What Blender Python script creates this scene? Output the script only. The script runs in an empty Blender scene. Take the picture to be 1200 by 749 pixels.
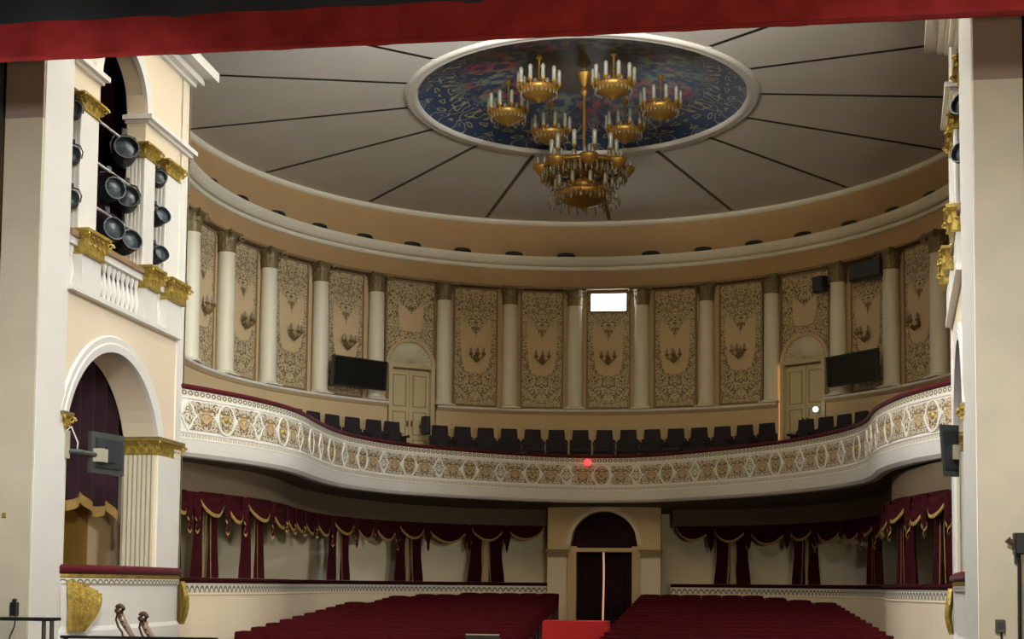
import bpy, math, random
from mathutils import Matrix, Vector
R_ = random.Random(7)
pi, sin, cos = math.pi, math.sin, math.cos
sc = bpy.context.scene
COL = sc.collection

# ------------------------------------------------------------------ camera
YAW, PIT, ROLL, FPX = .1395, .0651, -.0094, 1622.7
cd = bpy.data.cameras.new('camera'); cam = bpy.data.objects.new('camera', cd); COL.objects.link(cam)
Rv = Vector((cos(YAW), sin(YAW), 0)); Uv = Vector((sin(PIT)*sin(YAW), -sin(PIT)*cos(YAW), cos(PIT)))
Fv = Vector((-cos(PIT)*sin(YAW), cos(PIT)*cos(YAW), sin(PIT)))
rgt = cos(ROLL)*Rv - sin(ROLL)*Uv; upv = sin(ROLL)*Rv + cos(ROLL)*Uv
m = Matrix((rgt, upv, -Fv)).transposed().to_4x4(); m.translation = (2.5419, 0, 0)
cam.matrix_world = m
cd.sensor_width = 36; cd.sensor_fit = 'HORIZONTAL'; cd.lens = FPX*36/1200; cd.shift_y = 205.77/1200
cd.clip_start = .1; cd.clip_end = 200
sc.camera = cam

# ------------------------------------------------------------------ world, lights, exposure
w = bpy.data.worlds.new('world'); sc.world = w; w.use_nodes = True
bg = w.node_tree.nodes['Background']; bg.inputs[0].default_value = (.62, .72, .85, 1); bg.inputs[1].default_value = .03
def area(name, loc, tgt, sx, sy, power, col, spread=180):
    l = bpy.data.lights.new(name, 'AREA'); l.shape = 'RECTANGLE'; l.size = sx; l.size_y = sy; l.energy = power; l.color = col; l.spread = math.radians(spread)
    o = bpy.data.objects.new(name, l); COL.objects.link(o); o.location = loc
    o.rotation_euler = (Vector(tgt)-Vector(loc)).to_track_quat('-Z', 'Y').to_euler(); return o
# unseen fills added on the stage side for border, portal walls and left loge
area('stage_fill_low', (5.0, 1.0, .5), (-1.5, 20, 3.2), 1.2, .8, 600, (1, .82, .52))
area('portal_fill_left', (-1.0, 8.5, 5.4), (-6.8, 16.3, 1.0), 1.5, .5, 125, (1, .98, .95), 72)
area('portal_fill_right', (2.2, 8.5, 5.4), (6.6, 16.3, 1.2), 1.5, .5, 108, (1, .98, .95), 70)
area('loge_fill', (5.3, 6.0, 1.6), (-7.3, 28.5, .9), .8, .6, 54, (1, .95, .82), 34)
# unseen fills added behind the border, each aimed at one part of the hall
area('box_fill', (3.0, 17.0, 7.5), (-5.85, 19.4, 4.0), 1.6, .8, 100, (.95, .99, 1.0), 110)
area('gallery_fill', (4.2, 17.0, 7.3), (-8.2, 27.6, 6.0), 1.4, .8, 96, (.95, .99, 1.0), 54)
area('right_side_fill', (-3.4, 17.0, 7.6), (6.3, 21.0, 2.8), 1.2, .6, 95, (1, .98, .95), 60)
area('ceiling_fill', (.3, 17.2, 8.2), (.0, 18.85, 10.7), 6, .5, 2100, (1, .99, .95), 116)
area('rear_warm_fill', (0.5, 17.0, 7.9), (1.5, 36, 5.6), 3, .6, 58, (1, .62, .12), 120)
sc.view_settings.view_transform = 'Standard'; sc.view_settings.look = 'None'
sc.view_settings.exposure = 0; sc.view_settings.gamma = 1; sc.view_settings.use_curve_mapping = False

# ------------------------------------------------------------------ materials
def nt(name):
    m = bpy.data.materials.new(name); m.use_nodes = True
    return m, m.node_tree.nodes, m.node_tree.links, m.node_tree.nodes['Principled BSDF']
def mat(name, col, rough=.6, metal=0, var=.12, scale=6, bump=.0, bscale=40, sheen=0, emit=None, spec=.5, trans=0):
    m, N, L, b = nt(name)
    b.inputs['Roughness'].default_value = rough; b.inputs['Metallic'].default_value = metal
    b.inputs['Specular IOR Level'].default_value = spec; b.inputs['Transmission Weight'].default_value = trans
    if sheen: b.inputs['Sheen Weight'].default_value = sheen; b.inputs['Sheen Roughness'].default_value = .4
    tc = N.new('ShaderNodeTexCoord'); nz = N.new('ShaderNodeTexNoise'); nz.inputs['Scale'].default_value = scale; nz.inputs['Detail'].default_value = 4
    L.new(tc.outputs['Object'], nz.inputs['Vector'])
    mx = N.new('ShaderNodeMix'); mx.data_type = 'RGBA'
    mx.inputs[6].default_value = (*[c*(1-var) for c in col], 1); mx.inputs[7].default_value = (*[min(1, c*(1+var)) for c in col], 1)
    L.new(nz.outputs['Fac'], mx.inputs[0]); L.new(mx.outputs[2], b.inputs['Base Color'])
    if bump:
        n2 = N.new('ShaderNodeTexNoise'); n2.inputs['Scale'].default_value = bscale; n2.inputs['Detail'].default_value = 3
        L.new(tc.outputs['Object'], n2.inputs['Vector'])
        bp = N.new('ShaderNodeBump'); bp.inputs['Strength'].default_value = bump; bp.inputs['Distance'].default_value = .02
        L.new(n2.outputs['Fac'], bp.inputs['Height']); L.new(bp.outputs['Normal'], b.inputs['Normal'])
    if emit:
        b.inputs['Emission Color'].default_value = (*emit[0], 1); b.inputs['Emission Strength'].default_value = emit[1]
    return m
def math_(N, L, op, a, b=None, c=None):
    n = N.new('ShaderNodeMath'); n.operation = op
    for i, v in enumerate((a, b, c)):
        if v is None: continue
        if isinstance(v, (int, float)): n.inputs[i].default_value = v
        else: L.new(v, n.inputs[i])
    return n.outputs[0]
def mixc(N, L, fac, a, b):
    n = N.new('ShaderNodeMix'); n.data_type = 'RGBA'
    if isinstance(fac, (int, float)): n.inputs[0].default_value = fac
    else: L.new(fac, n.inputs[0])
    for i, v in ((6, a), (7, b)):
        if isinstance(v, tuple): n.inputs[i].default_value = (*v, 1)
        else: L.new(v, n.inputs[i])
    return n.outputs[2]
def smooth(N, L, v, a, b):
    n = N.new('ShaderNodeMapRange'); n.interpolation_type = 'SMOOTHSTEP'
    L.new(v, n.inputs[0]); n.inputs[1].default_value = a; n.inputs[2].default_value = b; return n.outputs[0]
def filigree(name, dark, light, gold=None, scale=7., rep=5., gold_r=.2, thr=.25, rough=.55):
    """carved arabesque, mirrored about the middle of each panel"""
    m, N, L, b = nt(name)
    tc = N.new('ShaderNodeTexCoord'); sp = N.new('ShaderNodeSeparateXYZ'); L.new(tc.outputs['Object'], sp.inputs[0])
    ax = math_(N, L, 'ABSOLUTE', sp.outputs[0])
    cb = N.new('ShaderNodeCombineXYZ'); L.new(ax, cb.inputs[0]); L.new(sp.outputs[2], cb.inputs[1])
    nz = N.new('ShaderNodeTexNoise'); nz.inputs['Scale'].default_value = scale*.5; nz.inputs['Detail'].default_value = 0; nz.inputs['Distortion'].default_value = .8
    L.new(cb.outputs[0], nz.inputs['Vector'])
    vo = N.new('ShaderNodeTexVoronoi'); vo.inputs['Scale'].default_value = scale; vo.inputs['Randomness'].default_value = .7
    L.new(cb.outputs[0], vo.inputs['Vector'])
    ph = math_(N, L, 'MULTIPLY_ADD', vo.outputs['Distance'], rep*2.1, math_(N, L, 'MULTIPLY', nz.outputs['Fac'], rep*2.4))
    s = math_(N, L, 'SINE', ph)
    f = smooth(N, L, s, thr-.35, thr+.35)
    c = mixc(N, L, f, dark, light)
    if gold:
        d = N.new('ShaderNodeVectorMath'); d.operation = 'LENGTH'; L.new(tc.outputs['Object'], d.inputs[0])
        g = smooth(N, L, d.outputs['Value'], gold_r, gold_r*.4)
        c = mixc(N, L, math_(N, L, 'MULTIPLY', g, math_(N, L, 'MULTIPLY_ADD', f, -.6, 1.0)), c, gold)
    L.new(c, b.inputs['Base Color']); b.inputs['Roughness'].default_value = rough
    bp = N.new('ShaderNodeBump'); bp.inputs['Strength'].default_value = .6; bp.inputs['Distance'].default_value = .03
    L.new(f, bp.inputs['Height']); L.new(bp.outputs['Normal'], b.inputs['Normal'])
    return m
def chain_mat(name, dark, light, n_per_m, kind):
    """small repeated border ornament; UV u in metres along, v 0..1 across"""
    m, N, L, b = nt(name)
    tc = N.new('ShaderNodeTexCoord'); sp = N.new('ShaderNodeSeparateXYZ'); L.new(tc.outputs['UV'], sp.inputs[0])
    u = math_(N, L, 'FRACT', math_(N, L, 'MULTIPLY', sp.outputs[0], n_per_m))
    du = math_(N, L, 'MULTIPLY', math_(N, L, 'SUBTRACT', u, .5), 2.0); dv = math_(N, L, 'MULTIPLY', math_(N, L, 'SUBTRACT', sp.outputs[1], .5), 2.2)
    if kind == 'chain':
        r = math_(N, L, 'SQRT', math_(N, L, 'ADD', math_(N, L, 'POWER', math_(N, L, 'ABSOLUTE', du), 2.0), math_(N, L, 'POWER', math_(N, L, 'ABSOLUTE', dv), 2.0)))
        q = math_(N, L, 'ABSOLUTE', math_(N, L, 'SUBTRACT', r, .62)); f = smooth(N, L, q, .34, .12)
    elif kind == 'square':
        r = math_(N, L, 'MAXIMUM', math_(N, L, 'ABSOLUTE', du), math_(N, L, 'ABSOLUTE', dv))
        q = math_(N, L, 'ABSOLUTE', math_(N, L, 'SUBTRACT', r, .55)); f = smooth(N, L, q, .3, .1)
    else:   # lace: hanging scallops
        r = math_(N, L, 'SQRT', math_(N, L, 'ADD', math_(N, L, 'POWER', math_(N, L, 'ABSOLUTE', du), 2.0), math_(N, L, 'POWER', math_(N, L, 'MULTIPLY', math_(N, L, 'SUBTRACT', 1.0, sp.outputs[1]), 1.15), 2.0)))
        q = math_(N, L, 'ABSOLUTE', math_(N, L, 'SUBTRACT', r, .8)); f = smooth(N, L, q, .26, .1)
    L.new(mixc(N, L, f, light, dark), b.inputs['Base Color']); b.inputs['Roughness'].default_value = .6
    return m
def mural_mat():
    m, N, L, b = nt('painted_mural')
    tc = N.new('ShaderNodeTexCoord'); sp = N.new('ShaderNodeSeparateXYZ'); L.new(tc.outputs['Object'], sp.inputs[0])
    r = math_(N, L, 'SQRT', math_(N, L, 'ADD', math_(N, L, 'POWER', math_(N, L, 'ABSOLUTE', sp.outputs[0]), 2.0), math_(N, L, 'POWER', math_(N, L, 'ABSOLUTE', sp.outputs[1]), 2.0)))
    a = math_(N, L, 'ARCTAN2', sp.outputs[1], sp.outputs[0])
    k = math_(N, L, 'PINGPONG', math_(N, L, 'ADD', a, 6.2832), pi/8)
    cb = N.new('ShaderNodeCombineXYZ'); L.new(math_(N, L, 'MULTIPLY', k, 2.6), cb.inputs[0]); L.new(r, cb.inputs[1])
    nz = N.new('ShaderNodeTexNoise'); nz.inputs['Scale'].default_value = 2.2; nz.inputs['Detail'].default_value = 1.5; nz.inputs['Distortion'].default_value = 1.2; L.new(cb.outputs[0], nz.inputs['Vector'])
    s = smooth(N, L, math_(N, L, 'SINE', math_(N, L, 'MULTIPLY', nz.outputs['Fac'], 34.0)), .45, .95)
    n2 = N.new('ShaderNodeTexNoise'); n2.inputs['Scale'].default_value = 1.4; n2.inputs['Detail'].default_value = 5; L.new(tc.outputs['Object'], n2.inputs['Vector'])
    blue = mixc(N, L, n2.outputs['Fac'], (.014, .027, .062), (.04, .09, .19))
    c = mixc(N, L, math_(N, L, 'MULTIPLY', s, smooth(N, L, r, 2.3, 2.7)), blue, (.34, .30, .17))
    n3 = N.new('ShaderNodeTexNoise'); n3.inputs['Scale'].default_value = 3.2; n3.inputs['Detail'].default_value = 3; L.new(cb.outputs[0], n3.inputs['Vector'])
    ring = math_(N, L, 'MULTIPLY', smooth(N, L, r, 1.1, 1.5), smooth(N, L, r, 2.7, 2.2))
    fl = math_(N, L, 'MULTIPLY', ring, smooth(N, L, n3.outputs['Fac'], .47, .56))
    flc = mixc(N, L, smooth(N, L, n2.outputs['Fac'], .42, .58), (.36, .07, .09), (.20, .26, .18))
    c = mixc(N, L, fl, c, flc)
    c = mixc(N, L, smooth(N, L, r, 1.35, 1.1), c, mixc(N, L, n3.outputs['Fac'], (.035, .03, .02), (.10, .075, .045)))
    L.new(c, b.inputs['Base Color']); b.inputs['Roughness'].default_value = .42
    return m

M = {}
M['cream'] = mat('cream_plaster', (.82, .71, .54), .75, var=.06, scale=1.5)
M['cream2'] = mat('tan_plaster', (.62, .485, .285), .8, var=.08, scale=1.2)
M['cove'] = mat('ochre_cove_plaster', (.44, .29, .14), .85, var=.1, scale=1.2)
M['portal'] = mat('aged_portal_plaster', (.60, .55, .42), .8, var=.14, scale=1.8, bump=.15, bscale=14)
M['brownupper'] = mat('brown_upper_plaster', (.32, .235, .19), .8, var=.1, scale=2)  # upper portal face, browner than the plaster below it
M['white'] = mat('white_plaster', (.82, .81, .77), .6, var=.04, scale=2)
M['colwhite'] = mat('column_white', (.79, .76, .62), .5, var=.05, scale=3)
M['ceil'] = mat('ceiling_plaster', (.60, .58, .52), .85, var=.10, scale=.8)
M['seam'] = mat('ceiling_seam_dark', (.28, .25, .18), .95, spec=.1)
M['gold'] = mat('gilded_plaster', (.46, .33, .07), .42, .45, var=.75, scale=14, bump=.5, bscale=30)
M['goldfringe'] = mat('gold_fringe', (.30, .19, .05), .7, var=.35, scale=40, bump=.4, bscale=90)
M['dimgold'] = mat('dull_gold_capital', (.22, .17, .08), .5, .3, var=.4, scale=16, bump=.5, bscale=30)
M['brass'] = mat('chandelier_brass', (.30, .165, .03), .42, .6, var=.25, scale=10)
M['crystal'] = mat('crystal_drops', (.20, .175, .12), .15, 0, var=.5, scale=30, spec=.7)
M['milk'] = mat('milky_candle_glass', (.24, .24, .19), .3, var=.1)
M['velvet'] = mat('maroon_velvet', (.09, .008, .014), .8, var=.25, scale=3, sheen=.08, bump=.1, spec=.12)
M['seatvelvet'] = mat('seat_velvet', (.050, .004, .006), .85, var=.2, scale=5, spec=.04)
M['darkdrape'] = mat('dark_plum_drape', (.03, .012, .018), .9, var=.25, scale=3, sheen=.04, spec=.12)
M['logedrape'] = mat('loge_drape_maroon', (.034, .005, .007), .9, var=.25, scale=5, spec=.04)
M['logewall'] = mat('loge_cream_plaster', (.86, .78, .60), .75, var=.05, scale=1.5)
M['lining'] = mat('curtain_lining', (.42, .33, .22), .85, var=.1)
M['amber'] = mat('amber_wall', (.42, .26, .06), .7, var=.12, scale=2)
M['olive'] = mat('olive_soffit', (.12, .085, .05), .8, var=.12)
M['black'] = mat('black_metal', (.018, .02, .023), .45, .2, var=.2)
M['slate'] = mat('slate_housing', (.035, .042, .05), .5, .2, var=.2)
M['lens'] = mat('lamp_lens', (.035, .05, .06), .35, 0, spec=.4)
M['screen'] = mat('screen_glass', (.01, .012, .012), .25, 0, spec=.4)
M['greyplastic'] = mat('grey_plastic', (.06, .07, .065), .4, var=.1)
M['beige'] = mat('beige_casing', (.48, .45, .34), .5)
M['darkseat'] = mat('dark_gallery_seat', (.018, .012, .018), .8, sheen=.1)
M['wood'] = mat('dark_wood', (.10, .05, .03), .5, var=.3, scale=12)
M['doorpaint'] = mat('cream_door_paint', (.62, .54, .33), .5, var=.06)
M['doorgroove'] = mat('door_groove_paint', (.34, .28, .15), .6)
M['red'] = mat('bright_red_cloth', (.42, .004, .006), .8, var=.15, scale=3)
M['border'] = mat('red_velvet_border', (.38, .034, .034), .8, var=.5, scale=3, sheen=.1, bump=.2, bscale=8, spec=.12)
M['bluecloth'] = mat('slate_blue_cloth', (.035, .042, .055), .9, var=.3, scale=1.2)
M['floor'] = mat('dark_wood_floor', (.07, .035, .025), .6, var=.25, scale=5)
M['carpet'] = mat('maroon_carpet', (.10, .012, .016), .95, var=.2, scale=8)
M['pane'] = mat('daylit_pane', (.9, .9, .9), .4, emit=((.93, .96, 1), 9))
M['glowslit'] = mat('lit_foyer_gap', (.9, .6, .45), .6, emit=((1, .50, .30), .55))
M['warmglow'] = mat('warm_jamb_glow', (.8, .5, .2), .7, emit=((1, .48, .13), .32))
M['redlamp'] = mat('red_indicator_glass', (.8, .02, .02), .3, emit=((1, .05, .05), 2.2))
M['whitelamp'] = mat('lit_white_lamp', (.9, .95, .95), .3, emit=((.85, .95, 1), 1.6))
M['fil'] = filigree('carved_wall_panel', (.17, .12, .058), (.60, .50, .31), None, 21, 3.4, thr=.1)
M['fil_balc'] = filigree('carved_balcony_scrolls', (.17, .125, .065), (.62, .56, .44), (.42, .24, .05), 23, 3.0, .17, thr=.15)
M['fil_oval'] = filigree('carved_oval', (.17, .12, .06), (.58, .50, .36), (.42, .24, .05), 24, 3.0, .11, thr=.12)
M['fil_dia'] = filigree('carved_diamond', (.22, .20, .13), (.74, .71, .62), None, 26, 3.0, thr=.0)
M['fluted'] = mat('fluted_cream', (.70, .66, .52), .6, var=.05)
M['cart'] = mat('cartouche_plaster', (.64, .50, .30), .75, var=.08, scale=2)
M['brownline'] = mat('brown_moulding', (.26, .17, .09), .6)
M['chain'] = chain_mat('chain_border_paint', (.17, .15, .08), (.76, .72, .62), 7.5, 'chain')
M['square'] = chain_mat('square_border_paint', (.46, .42, .32), (.80, .78, .72), 8.0, 'square')
M['lace'] = chain_mat('lace_border_paint', (.14, .13, .10), (.74, .71, .62), 7.0, 'lace')
M['mural'] = mural_mat()
M['skinwood'] = mat('varnished_instrument_wood', (.36, .25, .18), .3, var=.5, scale=18)

# ------------------------------------------------------------------ mesh helpers
INV = {}
class MB:
    def __init__(s, T=None): s.v = []; s.f = []; s.uv = None; s.T = T
    def add(s, V, F):
        o = len(s.v)
        s.v += [tuple(s.T(*p)) if s.T else tuple(p) for p in V]; s.f += [tuple(i+o for i in f) for f in F]; return s
    def box(s, x0, x1, y0, y1, z0, z1):
        V = [(x, y, z) for x in (x0, x1) for y in (y0, y1) for z in (z0, z1)]
        return s.add(V, [(0,1,3,2),(4,6,7,5),(0,4,5,1),(2,3,7,6),(0,2,6,4),(1,5,7,3)])
    def cbox(s, x0, x1, y0, y1, z0, z1, c=.01):      # box with chamfered front outline edges
        V = []
        for y, i in ((y0, c), (y0+c, 0), (y1, 0)):
            V += [(x0+i, y, z0+i), (x1-i, y, z0+i), (x1-i, y, z1-i), (x0+i, y, z1-i)]
        F = [(3,2,1,0), (8,9,10,11)]
        for k in (0, 4):
            for j in range(4): F.append((k+j, k+(j+1)%4, k+4+(j+1)%4, k+4+j))
        return s.add(V, F)
    def lathe(s, prof, n=16, c=(0,0,0), sx=1, sy=1, a0=0, a1=2*pi):
        full = abs(a1-a0-2*pi) < 1e-6; k = n if full else n+1; V = []; F = []
        for r, z in prof:
            for i in range(k):
                a = a0+(a1-a0)*i/n; V.append((c[0]+r*cos(a)*sx, c[1]+r*sin(a)*sy, c[2]+z))
        for j in range(len(prof)-1):
            for i in range(n):
                b = (i+1) % k if full else i+1
                F.append((j*k+i, j*k+b, (j+1)*k+b, (j+1)*k+i))
        return s.add(V, F)
    def tube(s, pts, r, n=8, cap=True):
        P = [Vector(p) for p in pts]; rr = r if isinstance(r, (list, tuple)) else [r]*len(P); V = []; F = []
        for i, p in enumerate(P):
            t = (P[min(i+1, len(P)-1)]-P[max(i-1, 0)]).normalized()
            a = t.cross(Vector((0,0,1))) if abs(t.z) < .95 else t.cross(Vector((1,0,0))); a.normalize(); b = t.cross(a)
            for k in range(n): V.append(tuple(p+(a*cos(2*pi*k/n)+b*sin(2*pi*k/n))*rr[i]))
        for i in range(len(P)-1):
            for k in range(n): F.append((i*n+k, i*n+(k+1)%n, (i+1)*n+(k+1)%n, (i+1)*n+k))
        if cap: F += [tuple(range(n)), tuple(range((len(P)-1)*n, len(P)*n))]
        return s.add(V, F)
    def grid(s, fn, nu, nv, uvf=None):
        V = [fn(i/nu, j/nv) for j in range(nv+1) for i in range(nu+1)]; o = len(s.v)
        F = [(j*(nu+1)+i, j*(nu+1)+i+1, (j+1)*(nu+1)+i+1, (j+1)*(nu+1)+i) for j in range(nv) for i in range(nu)]
        s.add(V, F)
        if uvf:
            if s.uv is None: s.uv = {}
            for j in range(nv+1):
                for i in range(nu+1): s.uv[o+j*(nu+1)+i] = uvf(i/nu, j/nv)
        return s
    def prism(s, poly, y0, y1):          # poly in (x,z), extruded along y
        n = len(poly); V = [(x, y0, z) for x, z in poly]+[(x, y1, z) for x, z in poly]
        F = [tuple(range(n)), tuple(range(2*n-1, n-1, -1))]+[(i, i+n, (i+1)%n+n, (i+1)%n) for i in range(n)]
        return s.add(V, F)
    def sphere(s, c, r, n=8, m=5, sz=1):
        return s.lathe([(max(r*sin(pi*i/m), 1e-4), -r*cos(pi*i/m)*sz) for i in range(m+1)], n, c)
    def mesh(s, name, material, sm=False, inv=None):
        me = bpy.data.meshes.new(name)
        V = s.v if inv is None else [tuple(inv @ Vector(p)) for p in s.v]
        me.from_pydata(V, [], s.f); me.materials.append(material)
        if s.uv:
            ul = me.uv_layers.new(name='UVMap')
            for lp in me.loops: ul.data[lp.index].uv = s.uv.get(lp.vertex_index, (0, 0))
        if sm:
            me.polygons.foreach_set('use_smooth', [True]*len(me.polygons))
        me.update(); return me
    def build(s, name, material, parent=None, sm=False):
        inv = INV.get(parent.name) if parent is not None else None
        o = bpy.data.objects.new(name, s.mesh(name, M[material], sm, inv)); COL.objects.link(o)
        if parent is not None:
            o.parent = parent
            if inv is not None: INV[o.name] = inv
        if sm == 'auto' or sm: pass
        return o
def tag(o, label=None, cat=None, group=None, kind=None):
    for k, v in (('label', label), ('category', cat), ('group', group), ('kind', kind)):
        if v: o[k] = v
    return o
def empty(name, loc=(0,0,0), rz=0, label=None, cat=None, group=None, kind=None, local=False):
    """an Empty at the thing's base; unless local, its parts are given in world coordinates"""
    o = bpy.data.objects.new(name, None); COL.objects.link(o); o.location = loc; o.rotation_euler = (0, 0, rz); o.empty_display_size = .1
    if not local: INV[o.name] = (Matrix.Translation(loc) @ Matrix.Rotation(rz, 4, 'Z')).inverted()
    return tag(o, label, cat, group, kind)
def copy_tree(o, parent=None):
    c = o.copy(); COL.objects.link(c); c.parent = parent
    for ch in KIDS(o): copy_tree(ch, c)
    return c
def KIDS(o): return [x for x in CH.get(o.name, [])]
CH = {}
def reg(root):
    """remember the children of a prototype for copying"""
    for o in bpy.data.objects:
        if o.parent is not None and o not in CH.setdefault(o.parent.name, []): CH[o.parent.name].append(o)
ORD = ['first', 'second', 'third', 'fourth', 'fifth', 'sixth', 'seventh', 'eighth', 'ninth', 'tenth', 'eleventh', 'twelfth', 'thirteenth', 'fourteenth', 'fifteenth', 'sixteenth', 'seventeenth', 'eighteenth', 'nineteenth', 'twentieth']

D = 27.825            # centre of the round hall
def P(th, r, z): return (r*sin(th), D+r*cos(th), z)
def ring(mb, prof, t0, t1, n):
    def fn(u, v):
        j = v*(len(prof)-1); i = min(int(j+1e-6), len(prof)-2); k = j-i
        r = prof[i][0]*(1-k)+prof[i+1][0]*k; z = prof[i][1]*(1-k)+prof[i+1][1]*k
        return P(t0+(t1-t0)*u, r, z)
    return mb.grid(fn, n, len(prof)-1)
def crom(pts, n=14):
    Q = [Vector(p) for p in pts]; Q = [2*Q[0]-Q[1]]+Q+[2*Q[-1]-Q[-2]]; o = []
    for i in range(1, len(Q)-2):
        a, b, c, d = Q[i-1:i+3]
        for k in range(n):
            t = k/n; o.append(.5*(2*b+(c-a)*t+(2*a-5*b+4*c-d)*t*t+(3*b-a-3*c+d)*t**3))
    return o+[Q[-2]]
class Curve2:
    def __init__(s, pts):
        s.p = crom([Vector((x, y)) for x, y in pts]); s.s = [0]
        for a, b in zip(s.p, s.p[1:]): s.s.append(s.s[-1]+(b-a).length)
        s.L = s.s[-1]
    def at(s, q):
        q = min(max(q, 0), s.L); lo, hi = 0, len(s.s)-1
        while hi-lo > 1:
            k = (lo+hi)//2
            if s.s[k] <= q: lo = k
            else: hi = k
        k = (q-s.s[lo])/(s.s[hi]-s.s[lo]); p = s.p[lo].lerp(s.p[hi], k)
        a, b = s.p[max(lo-1, 0)], s.p[min(hi+1, len(s.p)-1)]; t = (b-a).normalized()
        return p, t, Vector((t.y, -t.x))     # point, tangent, normal (right of travel)

# ------------------------------------------------------------------ big structure: floors, outer shell
fl = MB()
fl.grid(lambda u, v: (-9.5+19*u, 16.3+20.5*v, -1.83+.043*(20.5*v)), 4, 4)
FLOOR = tag(fl.build('floor', 'floor'), 'raked dark floor of the stalls under the red seats', 'floor', kind='structure')
st = MB().box(-9, 9, -6, 14, -1.75, -1.55)
tag(st.build('stage_floor', 'floor'), 'dark stage floor below the frame', 'floor', kind='structure')
tag(MB().box(-9, 9, 13.9, 16.4, -2.7, -2.6).build('pit_floor', 'floor'), 'dark orchestra pit floor between stage and stalls', 'floor', kind='structure')
rf = MB().box(-10, 10, 16.3, 38, 10.95, 11.1).build('ceiling', 'ceil')
tag(rf, 'shallow plaster ceiling of sixteen wedge panels around a painted rosette', 'ceiling', kind='structure')
# sixteen wedge panels with recessed dark seams
def ceil_z(r): return 9.97-(r-3.5)/(8.6-3.5)*.30
for k in range(16):
    a0 = (k)*pi/8+.0; mb = MB()
    def fn(u, v, a0=a0):
        r = 3.55+(8.62-3.55)*v; g = .05/r; a = a0+g+(pi/8-2*g)*u
        return P(a, r, ceil_z(r))
    mb.grid(fn, 8, 6)
    mb.build('panel', 'ceil', rf, True)
mb = MB()
mb.grid(lambda u, v: P(2*pi*u, 3.5+5.2*v, ceil_z(3.5+5.2*v)+.055), 96, 4); mb.build('seam_backing', 'seam', rf, True)
ros = MB()
ros.grid(lambda u, v: (lambda r: P(2*pi*u, r, 9.98+.66*max(0, 1-(r/3.42)**2)**.8))(.02+3.40*v), 96, 16)
# mural needs its own origin at the middle of the dome
ro = empty('rosette_anchor'); bpy.data.objects.remove(ro)
me = MB(lambda x, y, z: (x, y-D, z-9.98)); me.grid(lambda u, v: (lambda r: P(2*pi*u, r, 9.98+.66*max(0, 1-(r/3.42)**2)**.8))(.02+3.40*v), 96, 16)
o = me.build('painted_dome', 'mural', rf, True); o.location = (0, D, 9.98); o['label'] = 'dark blue painted dome with scrolls and flowers'
ringm = MB(); prof = [(3.36, 9.99), (3.38, 9.93), (3.44, 9.90), (3.50, 9.93), (3.55, 9.90), (3.62, 9.93), (3.64, 9.99)]
ringm.grid(lambda u, v: (lambda j: P(2*pi*u, *[prof[int(round(j))][q] for q in (0, 1)]))(v*6), 128, 6)
ringm.build('rosette_rim', 'ceil', rf, True)

TH = 2.0      # the round wall runs this far each way
wall = MB(); ring(wall, [(8.36, 2.0), (8.36, 7.85)], -TH, TH, 120)
wb = tag(wall.build('wall_back', 'cream2', None, True), 'curved tan wall of the upper gallery behind the white columns', 'wall', kind='structure')
DA = .645; DH = .084         # gallery doors: centre angle, half width in angle
for a, b in ((-TH, -DA-DH), (-DA+DH, DA-DH), (DA+DH, TH)):
    q = MB(); ring(q, [(8.12, 2.9), (8.12, 4.46), (8.08, 4.48), (8.03, 4.53), (8.03, 4.58), (8.36, 4.60)], a, b, int(40*(b-a))+4)
    q.build('dado', 'cream2', wb)
q = MB(); ring(q, [(8.02, 4.53), (8.0, 4.55), (8.0, 4.59), (8.1, 4.605)], -TH, -DA-DH, 60); q.build('dado_ledge', 'white', wb)
q = MB(); ring(q, [(8.02, 4.53), (8.0, 4.55), (8.0, 4.59), (8.1, 4.605)], -DA+DH, DA-DH, 50); q.build('dado_ledge', 'white', wb)
q = MB(); ring(q, [(8.02, 4.53), (8.0, 4.55), (8.0, 4.59), (8.1, 4.605)], DA+DH, TH, 60); q.build('dado_ledge', 'white', wb)
q = MB(); ring(q, [(8.36, 7.78), (8.10, 7.79), (8.10, 7.84), (8.14, 7.86)], -TH, TH, 140); tag(q.build('trim_1', 'brownline'), 'thin brown architrave line above the column capitals', 'moulding', kind='structure')
q = MB(); ring(q, [(8.14, 7.85), (8.14, 8.30)], -TH, TH, 140); tag(q.build('trim_2', 'cove', None, True), 'plain tan frieze above the columns', 'frieze', kind='structure')
q = MB(); ring(q, [(8.14, 8.27), (8.09, 8.285), (8.07, 8.32), (8.07, 8.35), (8.10, 8.36)], -TH, TH, 140)
c1 = tag(q.build('trim_3', 'colwhite'), 'white double cornice ring under the cove', 'cornice', kind='structure')
q = MB(); ring(q, [(8.10, 8.36), (8.15, 8.365), (8.15, 8.395), (8.04, 8.40), (7.99, 8.44), (7.94, 8.52), (7.92, 8.58), (7.92, 8.61), (8.52, 8.64)], -TH, TH, 140); q.build('corona', 'colwhite', c1)
q = MB(); ring(q, [(8.50, 8.60), (8.50, 9.45), (8.52, 9.62)], -TH, TH, 140); tag(q.build('wall_cove', 'cove', None, True), 'tan cove wall between cornice and ceiling', 'wall', kind='structure')
q = MB(); ring(q, [(8.56, 9.56), (8.48, 9.57), (8.43, 9.62), (8.42, 9.68), (8.5, 9.72)], -pi, pi, 200); tag(q.build('trim_4', 'colwhite', None, True), 'thin pale moulding where cove meets ceiling', 'moulding', kind='structure')

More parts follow.
